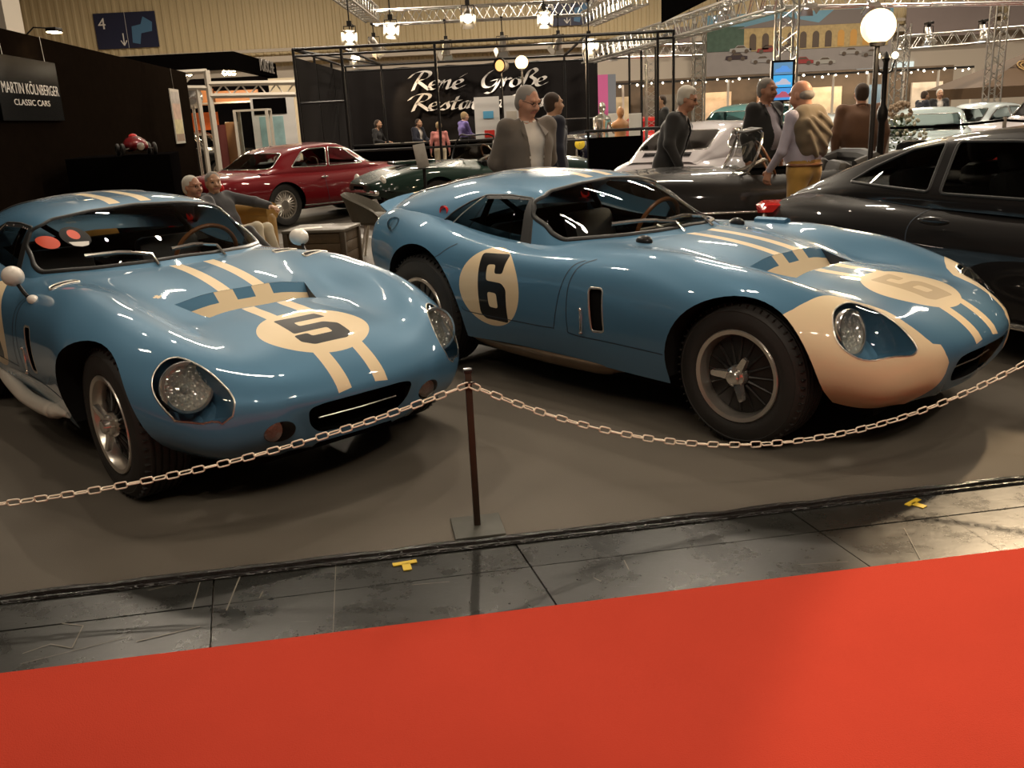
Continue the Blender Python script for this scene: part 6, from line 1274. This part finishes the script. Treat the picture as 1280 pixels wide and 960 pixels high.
# ---------------------------------------------------------------- right background
def billboard():
    Y = 39.2; x0, x1 = P(884, 24, Y)[0], P(1116, 24, Y)[0]; z1, z0 = P(1000, 14, Y)[2], P(1000, 90, Y)[2]; W, H = x1-x0, z1-z0
    r = empty('painted_billboard', ((x0+x1)/2, Y, 0), 0, 'large picture billboard of a yellow arcaded building with parked cars', 'billboard')
    c = lambda k, col, n=None: mat('print_'+k, col, .6, noise=n)
    def q(name, m, u0, v0, u1, v1, d): part(name, m, r, (((u0+u1)/2*W-W/2, -d, z0+(v0+v1)/2*H), ((u1-u0)*W, .01, (v1-v0)*H)))
    for u in (.05, .95): b = MB(); b.cyl((u*W-W/2, 0, z1-.05), (u*W-W/2, 0, ZC), .012, 5); b.build('cable', M['black_metal'], r)
    q('canvas', c('grey', (.30, .27, .26), (3, .12)), 0, 0, 1, 1, .0); q('printed_sky', c('sky', (.16, .34, .46), (.6, .4)), 0, .55, 1, 1, .012); q('printed_trees', c('trees', (.06, .11, .08), (5, .5)), 0, .40, .2, .80, .018)
    y = c('yellow', (.46, .34, .16), (9, .35)); rf = c('roof', (.20, .17, .16)); w_ = c('glassy', (.10, .07, .05)); tr = c('trim', (.6, .52, .42))
    q('printed_building', y, .20, .38, .98, .78, .02); b = MB(); b.prism([(.16, .76), (.42, .92), (.60, .80), (.68, 1.0), (.98, .98), (.99, .76)], .03, .036, lambda a, z, h: (a*W-W/2, -h, z0+z*H)); b.build('printed_roof', rf, r, smooth=False)
    for i in range(11):
        u = .23+i*.068; b = MB(); b.prism([(u, .40), (u+.036, .40), (u+.036, .60)]+[(u+.018+.018*math.cos(a), .60+.07*math.sin(a)) for a in np.linspace(.3, PI-.3, 6)]+[(u, .60)], .03, .036, lambda a, z, h: (a*W-W/2, -h, z0+z*H)); b.build('printed_arch', w_ if i < 7 else c('lit', (.6, .32, .08)), r, smooth=False)
    for i, (u, v_, col) in enumerate(((.16, .26, (.05, .03, .04)), (.30, .19, (.42, .40, .40)), (.33, .36, (.4, .06, .05)), (.18, .38, (.5, .48, .46)), (.52, .14, (.42, .05, .05)), (.44, .36, (.2, .18, .17)), (.64, .12, (.5, .48, .44)), (.78, .26, (.45, .42, .40)), (.90, .22, (.3, .28, .26)))):
        b = MB(); b.prism([(u-.06, v_), (u-.055, v_+.06), (u-.03, v_+.065), (u-.015, v_+.11), (u+.02, v_+.11), (u+.035, v_+.06), (u+.06, v_+.05), (u+.06, v_)], .03, .036, lambda a, z, h: (a*W-W/2, -h, z0+z*H)); cb = b.build('printed_car', c('car', [q_*.75 for q_ in col]), r, smooth=False); b = MB(); b.prism([(u-.026, v_+.068), (u-.012, v_+.10), (u+.018, v_+.10), (u+.030, v_+.068)], .036, .039, lambda a, z, h: (a*W-W/2, -h, z0+z*H)); b.build('printed_window', w_, cb, smooth=False)
        for du in (-.035, .035): b = MB(); b.prism([(u+du+.012*math.cos(t), v_+.012+.034*math.sin(t)) for t in np.linspace(0, 2*PI, 10, endpoint=False)], .036, .039, lambda a, z, h: (a*W-W/2, -h, z0+z*H)); b.build('printed_wheel', w_, cb, smooth=False)
billboard()
def screen_tv():
    a, c = P(964, 76, 11.6), P(991, 126, 11.6); r = empty('display_screen', ((a[0]+c[0])/2, 11.6, 0), R(-4), 'upright display screen showing blue cars, between the two talking men', 'screen'); w_, h = c[0]-a[0], a[2]-c[2]; zc = (a[2]+c[2])/2
    part('housing', M['black_metal'], r, ((0, 0, zc), (w_, .07, h))); part('pole', M['black_metal'], r, ((0, .03, (zc-h/2)/2), (.06, .06, zc-h/2))); part('foot', M['black_metal'], r, ((0, 0, .015), (.5, .4, .03)))
    for k, (col, cc) in enumerate((((.10, .22, .36), (.10, .30, .75)), ((.05, .35, .70), (.5, .5, .6)), ((.06, .25, .6), (.45, .1, .15)))):
        z = zc+h*(.30-.31*k); part('picture', mat('screen_sky', col, .3, emit=col, es=1.1), r, ((0, -.037, z), (w_*.80, .006, h*.29)))
        b = MB(); b.prism([(-.09, -.02), (-.085, .012), (-.04, .02), (-.01, .05), (.04, .045), (.07, .012), (.095, .0), (.095, -.02)], .041, .045, lambda a_, z_, hh: (a_, -hh, z+z_-.02)); b.build('shown_car', mat('screen_car', cc, .3, emit=cc, es=.9), r, smooth=False)
screen_tv()
# shop fronts with a string of lamps under the wall
def shops():
    r = empty('shop_front', (12, 33, 0), 0, 'row of dim shop booths with a string of small lamps along the hall wall', 'booth'); x0, x1 = P(735, 120, 33)[0]-12, P(1215, 110, 33)[0]-12
    part('rear_wall', mat('shop_dark', (.09, .065, .045), .8, noise=(1.5, .6)), r, (((x0+x1)/2, 1.5, 1.25), (x1-x0, .1, 2.5))); part('fascia_rail', M['dark_metal'], r, (((x0+x1)/2, 0, 2.36), (x1-x0, .08, .07)))
    for i in range(12): part('post', M['white_enamel'], r, ((x0+(x1-x0)*i/11, 0, 1.18), (.07, .07, 2.36)))
    for i, (c, w_) in enumerate((((.5, .40, .26), 1.2), ((.08, .07, .06), 1.6), ((.55, .42, .30), 1.0), ((.35, .20, .12), .9), ((.6, .5, .36), 1.4), ((.12, .2, .30), .8), ((.5, .45, .40), 1.1))): part('shop_panel', mat('shop_goods', c, .7, noise=(3, .5)), r, ((x0+1+(x1-x0-2)*i/6.0, 1.3, 1.2), (w_, .12, 1.5)))
    for i in range(44): b = MB(); b.sph((x0+(x1-x0)*(i+.5+.3*math.sin(i*5.1))/44, -.06, 2.30+.05*math.sin(i*1.9)), .03+.012*math.sin(i*2.7), 8, 6); b.build('bulb', M['lit_spot'], r)
    lamp('AREA', (9, 33.5, 2.25), (9, 34.4, .6), 70, WARM, 8, sy=.2); lamp('AREA', (16, 33.5, 2.25), (16, 34.4, .6), 70, WARM, 8, sy=.2)
shops()
def wallbits():
    a, c = P(1072, 80, 39.9), P(1140, 108, 39.9); b = MB(); b.box(((a[0]+c[0])/2, 39.93, (a[2]+c[2])/2), (c[0]-a[0], .1, a[2]-c[2])); o = b.build('lit_sign', mat('sign_glow', (.62, .66, .55), .5, emit=(.55, .7, .75), es=.8), smooth=False); tag(o, 'long pale lit panel on the far wall right of the lamp post', 'sign'); 
    a, c = P(1056, 88, 39.9), P(1069, 101, 39.9); r = empty('brown_sign', ((a[0]+c[0])/2, 39.96, (a[2]+c[2])/2), 0, 'small square maroon sign on the pale wall below the billboard', 'sign'); part('panel', mat('maroon_sign', (.16, .04, .05), .5), r, ((0, 0, 0), (c[0]-a[0], .06, a[2]-c[2])))
    for x in (-.1, .1): b = MB(); b.lathe([(.05, 0), (0, -.02)], (x, -.035, -.08), 'y', 12); b.build('dot', M['white_letter'], r)
    a, c = P(752, 93, 29), P(763, 140, 29); r = empty('roll_banner', ((a[0]+c[0])/2, 29, 0), 0, 'narrow pink and blue banner right of the black curtain', 'banner'); part('banner_cloth', mat('pink_cloth', (.75, .16, .42), .6), r, ((-.1, 0, 1.4), (.32, .03, 2.3))); part('blue_edge', mat('blue_cloth', (.24, .27, .32), .6), r, ((.18, 0, 1.4), (.24, .03, 2.3))); part('foot', M['alloy'], r, ((0, 0, .04), (.6, .3, .06)))
wallbits()
def tent():
    Y = 26; a = P(1198, 126, Y); r = empty('market_tent', (a[0]+2.2, Y, 0), 0, 'brown canopy tent with pale swirl emblems at the right edge', 'tent'); m = mat('tent_brown', (.085, .048, .022), .75); w_, z0, z1 = 2.4, 1.62, 2.55
    b = MB(); V = [(-w_, -1.6, z0), (w_, -1.6, z0), (w_, 1.6, z0), (-w_, 1.6, z0), (-.2, 0, z1), (.2, 0, z1)]; b.add(V, [(0, 1, 5, 4), (1, 2, 5), (2, 3, 4, 5), (3, 0, 4)]); V2 = [(x*1.0, y*1.0, z-.28) for x, y, z in V[:4]]; b.add(V[:4]+V2, [(0, 1, 5, 4), (1, 2, 6, 5), (2, 3, 7, 6), (3, 0, 4, 7)]); b.build('canopy', m, r, smooth=False)
    for x in (-w_, w_):
        for y in (-1.55, 1.55): part('pole', M['alloy'], r, ((x*.98, y, .8), (.05, .05, 1.6)))
    b = MB()
    for cx, s_ in ((-.9, .16), (.55, .34)):
        f = lambda t, k: (cx+s_*k*math.cos(t)*1.3, -1.6+.9*(z1-z0)*0, 0)
        P_ = []
        for t in np.linspace(0, 4.6*PI, 60): k = 1-t/(6*PI); u = cx+s_*k*1.4*math.cos(t); v_ = .5+.42*s_/.34*k*math.sin(t)*.8; P_.append((u, -1.6+1.6*v_-.03, z0+(z1-z0)*v_+.02))
        b.tube(P_, .018, 5)
    b.build('emblem', mat('emblem_tan', (.45, .28, .10), .6), r)
    part('counter', mat('tent_inside', (.10, .06, .04), .8), r, ((0, .8, .5), (4.2, .5, 1.0)))
tent()
def flowers():
    a = P(1126, 165, 13.5); r = empty('flower_stand', (a[0], 13.5, 0), 0, 'bush of white flowers on a stand behind the black sports coupe', 'plant'); b = MB(); b.lathe([(.16, 0), (.2, .3), (.24, .55), (.2, .55), (0, .5)], n=24); b.build('pot', M['dark_metal'], r)
    lf = MB(); fl = MB(); bl = MB()
    for i in range(420):
        th, ph = random.uniform(0, 2*PI), random.uniform(-.6, 1.5); rr = random.uniform(.6, 1); c = np.array([.34*rr*math.cos(th)*math.cos(ph), .30*rr*math.sin(th)*math.cos(ph), .86+.34*rr*math.sin(ph)]); d = np.array([math.cos(th), math.sin(th), random.uniform(-.4, .8)]); d /= np.linalg.norm(d); s_ = np.cross(d, (0, 0, 1)); s_ /= np.linalg.norm(s_)+1e-6; l = random.uniform(.05, .09)
        lf.add([c, c+d*l*.5+s_*l*.28, c+d*l, c+d*l*.5-s_*l*.28], [(0, 1, 2, 3)])
    lf.build('foliage', mat('leaf_green', (.07, .12, .045), .6), r, fix=False)
    for i in range(70):
        th, ph = random.uniform(0, 2*PI), random.uniform(-.3, 1.5); c = (.37*math.cos(th)*math.cos(ph), .33*math.sin(th)*math.cos(ph), .86+.37*math.sin(ph)); bl.sph(c, .026, 7, 5)
    bl.build('blossoms', mat('blossom', (.70, .66, .52), .6), r)['kind'] = 'stuff'
    q = P(1124, 132, 13.6); 
    for i in range(40): th, ph = random.uniform(0, 2*PI), random.uniform(-1, 1.5); fl.sph((.16*math.cos(th)*math.cos(ph)-.02, .14*math.sin(th)*math.cos(ph), 1.30+.11*math.sin(ph)), .03, 7, 5)
    fl.build('dried_blossoms', mat('dry_blossom', (.36, .26, .17), .7), r)['kind'] = 'stuff'
flowers()
def rope():
    r = empty('rope_barrier', P(1055, 160, 12.4)*[1, 1, 0], 0, 'black rope on white posts behind the black sports coupe', 'barrier'); o = np.array(r.location); pts = []
    for x, y in ((1052, 158), (1110, 160), (1256, 150), (1330, 148)): q = P(x, y, 12.4); pts.append(q-o); b = MB(); b.cyl((q[0]-o[0], 0, 0), (q[0]-o[0], 0, q[2]+.04), .025, 10); b.build('post', M['white_enamel'], r)
    for a, c in zip(pts[:-1], pts[1:]): b = MB(); b.tube([a+(c-a)*t-np.array([0, 0, .10*t*(1-t)]) for t in np.linspace(0, 1, 9)], .018, 6); b.build('rope', M['black_cloth'], r)
rope()
q = P(769, 188, 13.6); a, c = P(736, 166, 13.6), P(804, 212, 13.6); r = empty('cloth_barrier', (q[0], 13.6, 0), R(4), 'black cloth barrier panel left of the white rear-engined coupe', 'barrier'); w_ = c[0]-a[0]; part('cloth', M['black_cloth'], r, ((0, 0, .58), (w_, .05, 1.1))); b = MB(); b.cyl((-w_/2-.05, 0, a[2]+.02), (w_/2+.4, 0, a[2]+.02), .022, 8); b.build('top_rail', M['black_metal'], r)
for x in (-1, 1): b = MB(); b.cyl((x*w_/2, 0, 0), (x*w_/2, 0, a[2]+.02), .02, 8); b.build('post', M['black_metal'], r)
def bust(x, y, Y, m, lab, plain):
    q = P(x, y, Y); z = q[2]; r = empty('display_figure', (q[0], Y, 0), R(-70), lab, 'mannequin'); pr = [('e', (.02, 0, z-.10), (.085, .07, .11), 0, .02), ('c', (0, 0, z-.22), (0, 0, z-.28), .045, .05, 0, .03), ('c', (0, .12, z-.34), (0, -.12, z-.34), .07, .07, 0, .05), ('c', (0, 0, z-.36), (0, 0, z-.62), .13, .10, 0, .06), ('c', (0, 0, z-.62), (0, 0, z-.80), .11, .13, 0, .06), ('c', (.1, 0, z-.13), (.12, 0, z-.15), .012, .014, 0, .01)]
    if plain:
        pr += [('c', (0, .16, z-.34), (.1, .22, z-.60), .045, .035, 0, .03), ('c', (0, -.16, z-.34), (.1, -.2, z-.60), .045, .035, 0, .03)]
    V, F, L = grow(pr, .016); meshobj('figure', V, F, m, None, r, sharp=None); b = MB(); b.cyl((0, 0, 0), (0, 0, z-.8), .03); b.lathe([(.2, 0), (.2, .02), (0, .03)], n=20); b.build('stand', M['dark_metal'], r)
bust(752, 128, 19.5, M['chrome'], 'silver display figure right of the scaffold pole', True); bust(775, 134, 19, mat('pine', (.45, .22, .09), .5), 'wooden display figure in front of white panels', False)
for x, lab in ((767, 'white panel left of the wooden figure'), (793, 'white panel right of the wooden figure')): a, c = P(x-7, 142, 20.5), P(x+9, 166, 20.5); b = MB(); b.box(((a[0]+c[0])/2, 20.5, a[2]/2+.1), (c[0]-a[0], .04, a[2]-.2), bev=.01); tag(b.build('display_card', M['board_white'], smooth=False), lab, 'panel', 'white panels by the wooden figure')
# cars further back
def bg(label, cat, x, y, Y, yaw, col, kind, dz=0, group='classic cars further back in the hall', **kw):
    q = P(x, y, Y); B, C_ = BCP, [(-1.55, .66, .5, .80, .83, -.10), (-1.25, .68, .53, .81, .95, -.16), (-.95, .69, .545, .81, 1.10, -.14), (-.65, .70, .55, .81, 1.22, -.05), (-.2, .70, .56, .80, 1.27), (.2, .70, .55, .80, 1.24, .06), (.5, .70, .535, .80, 1.06, .13), (.8, .69, .52, .80, .88, .17), (.95, .68, .5, .78, .80, .2)]
    if kind == 'tall': B = [(a, b_, c, d*1.1, e*1.15, f*1.15) for a, b_, c, d, e, f in BCP]; C_ = [(-1.9, .60, .5, .90, .95, -.1), (-1.6, .68, .55, .93, 1.2, -.12), (-1.2, .70, .58, .93, 1.42), (-.6, .70, .60, .92, 1.50), (0, .70, .60, .92, 1.48), (.35, .70, .57, .92, 1.36, .08), (.7, .69, .53, .90, 1.05, .12), (.95, .66, .5, .86, .92, .12)]
    if kind == 'open': gcar('roadster_car', label, cat, (q[0], Y, yaw), BRD, M[col], pit=PIT, track=.70, wr=.31, arches=((1.12, .31, .35), (-1.1, .31, .35)), spokes=12, step=.12, steer=(-.02, .34, .90), lamps=((1.93, .50, .64, .085, 'reflector', 1),), extra=lambda r_, S, Cc: (tub(r_), screen(r_, .30, .84, .34, .60)), group=group); return
    sw = [([(.55, .88), (.22, 1.13), (-.10, 1.18), (-.20, .88)]), ([(-.25, .88), (-.16, 1.18), (-.5, 1.17), (-.66, 1.12), (-.95, .90)])] if kind != 'tall' else [[(.62, 1.0), (.32, 1.36), (-.15, 1.42), (-.2, 1.0)], [(-.28, 1.0), (-.24, 1.43), (-.85, 1.42), (-.9, 1.0)], [(-1.0, 1.0), (-.96, 1.41), (-1.25, 1.34), (-1.5, 1.05)]]
    fb = ([(-.56, .88), (-.47, 1.16), (.47, 1.16), (.56, .88)], [(-.58, .88), (-.48, 1.13), (.48, 1.13), (.58, .88)]) if kind != 'tall' else ([(-.56, 1.0), (-.48, 1.36), (.48, 1.36), (.56, 1.0)], [(-.56, 1.02), (-.48, 1.36), (.48, 1.36), (.56, 1.02)])
    gcar('coupe_car' if kind != 'tall' else 'estate_car', label, cat, (q[0], Y, yaw), B, M[col], C_, side=sw, front=fb[0], back=fb[1], track=.735, wr=.32, glass='glass', spokes=14, step=.12, lamps=((2.12, .52, .62, .085, 'reflector', 1), (-2.2, .55, .66, .06, 'red_lens', -1)), group=group)
bg('pale ice-blue coupe parked right of the white flowers', 'car', 1160, 168, 17.8, R(250), 'ice_car', 'c'); bg('white estate car with a tall roof at the right edge', 'car', 1325, 150, 19.2, R(196), 'white_car', 'tall'); bg('bright red open roadster near the right edge', 'car', 1345, 168, 14.8, R(185), 'bright_red', 'open')
bg('silver coupe beyond the two talking men at the far right', 'car', 1226, 142, 21.6, R(205), 'silver_car', 'c'); bg('silver blue coupe between the bald man and the brown jacketed man', 'car', 1052, 168, 16.6, R(93), 'silver_car', 'c'); bg('black saloon with a gleaming windscreen behind the dark blazer man', 'car', 926, 160, 20.2, R(215), 'teal_lit_car', 'tall'); bg('dark open roadster far behind the white haired man', 'car', 912, 156, 24.8, R(190), 'black_car', 'open'); bg('small red coupe far behind the scaffold poles', 'car', 806, 146, 29.5, R(100), 'bright_red', 'c')
bg('black classic car half hidden by the end of the black wall', 'car', 243, 180, 28.4, R(-15), 'black_car', 'tall')
def vintage():
    q = P(720, 200, 21.6); r = empty('vintage_car', (q[0], 21.6, 0), R(-104), 'navy vintage tourer with yellow headlamps beside the black barrier panel', 'car'); m = M['navy_car']
    H_ = Surf([[(x, w*.9, .45), (x, w, .70), (x, w*.8, .98), (x, w*.3, 1.06), (x, 0, 1.07)] for x, w in ((-1.4, .50), (-1.2, .58), (-.4, .58), (.1, .50), (.9, .36), (1.35, .32))], nt=50, nu=40); panel(H_, 'body', m, r, step=.08)
    b = MB(); b.box((1.37, 0, .76), (.08, .56, .56), bev=.05); b.build('radiator', M['chrome'], r); b = MB(); b.box((1.42, 0, .74), (.02, .46, .46)); b.build('grille', M['dark_metal'], r); b = MB(); b.box((0, 0, .42), (3.0, .9, .10)); b.build('chassis', M['black_metal'], r)
    for sg in (-1, 1):
        V = []; F = []
        for i in range(15):
            a = R(-10)+R(190)*i/14; 
            for y, k in ((.42, .9), (.55, 1), (.70, .94)): V.append((1.15+.42*k*math.cos(a), sg*y, .36+.42*k*math.sin(a)))
        for i in range(14):
            for k in range(2): F.append((3*i+k, 3*i+k+1, 3*i+4+k, 3*i+3+k))
        b = MB(); b.add(V, F); o = b.build('front_wing', m, r); s_ = o.modifiers.new('thick', 'SOLIDIFY'); s_.thickness = .02
        b = MB(); b.sph((1.42, sg*.34, .84), (.12, .13, .13), 16, 10); b.build('headlight', M['chrome'], r); b = MB(); b.lathe([(.11, 0), (.06, .03), (0, .04)], (1.50, sg*.34, .84), 'x', 18); b.build('lamp_glass', mat('yellow_lens', (.75, .55, .06), .2, 0, .5, emit=(.5, .35, .02), es=.3), r)
        for x in (1.15, -1.2): road_wheel(r, x, sg, .36, .13, .66, 24, 'chrome')
    b = MB(); b.tube([(.15, -.56, 1.0), (.05, -.56, 1.36), (.05, .56, 1.36), (.15, .56, 1.0)], .014, 8); f = b.build('windshield_frame', M['chrome'], r); b = MB(); b.add([(.15, -.55, 1.0), (.05, -.55, 1.35), (.05, .55, 1.35), (.15, .55, 1.0)], [(0, 1, 2, 3)]); b.build('windshield', M['glass'], f)
vintage()
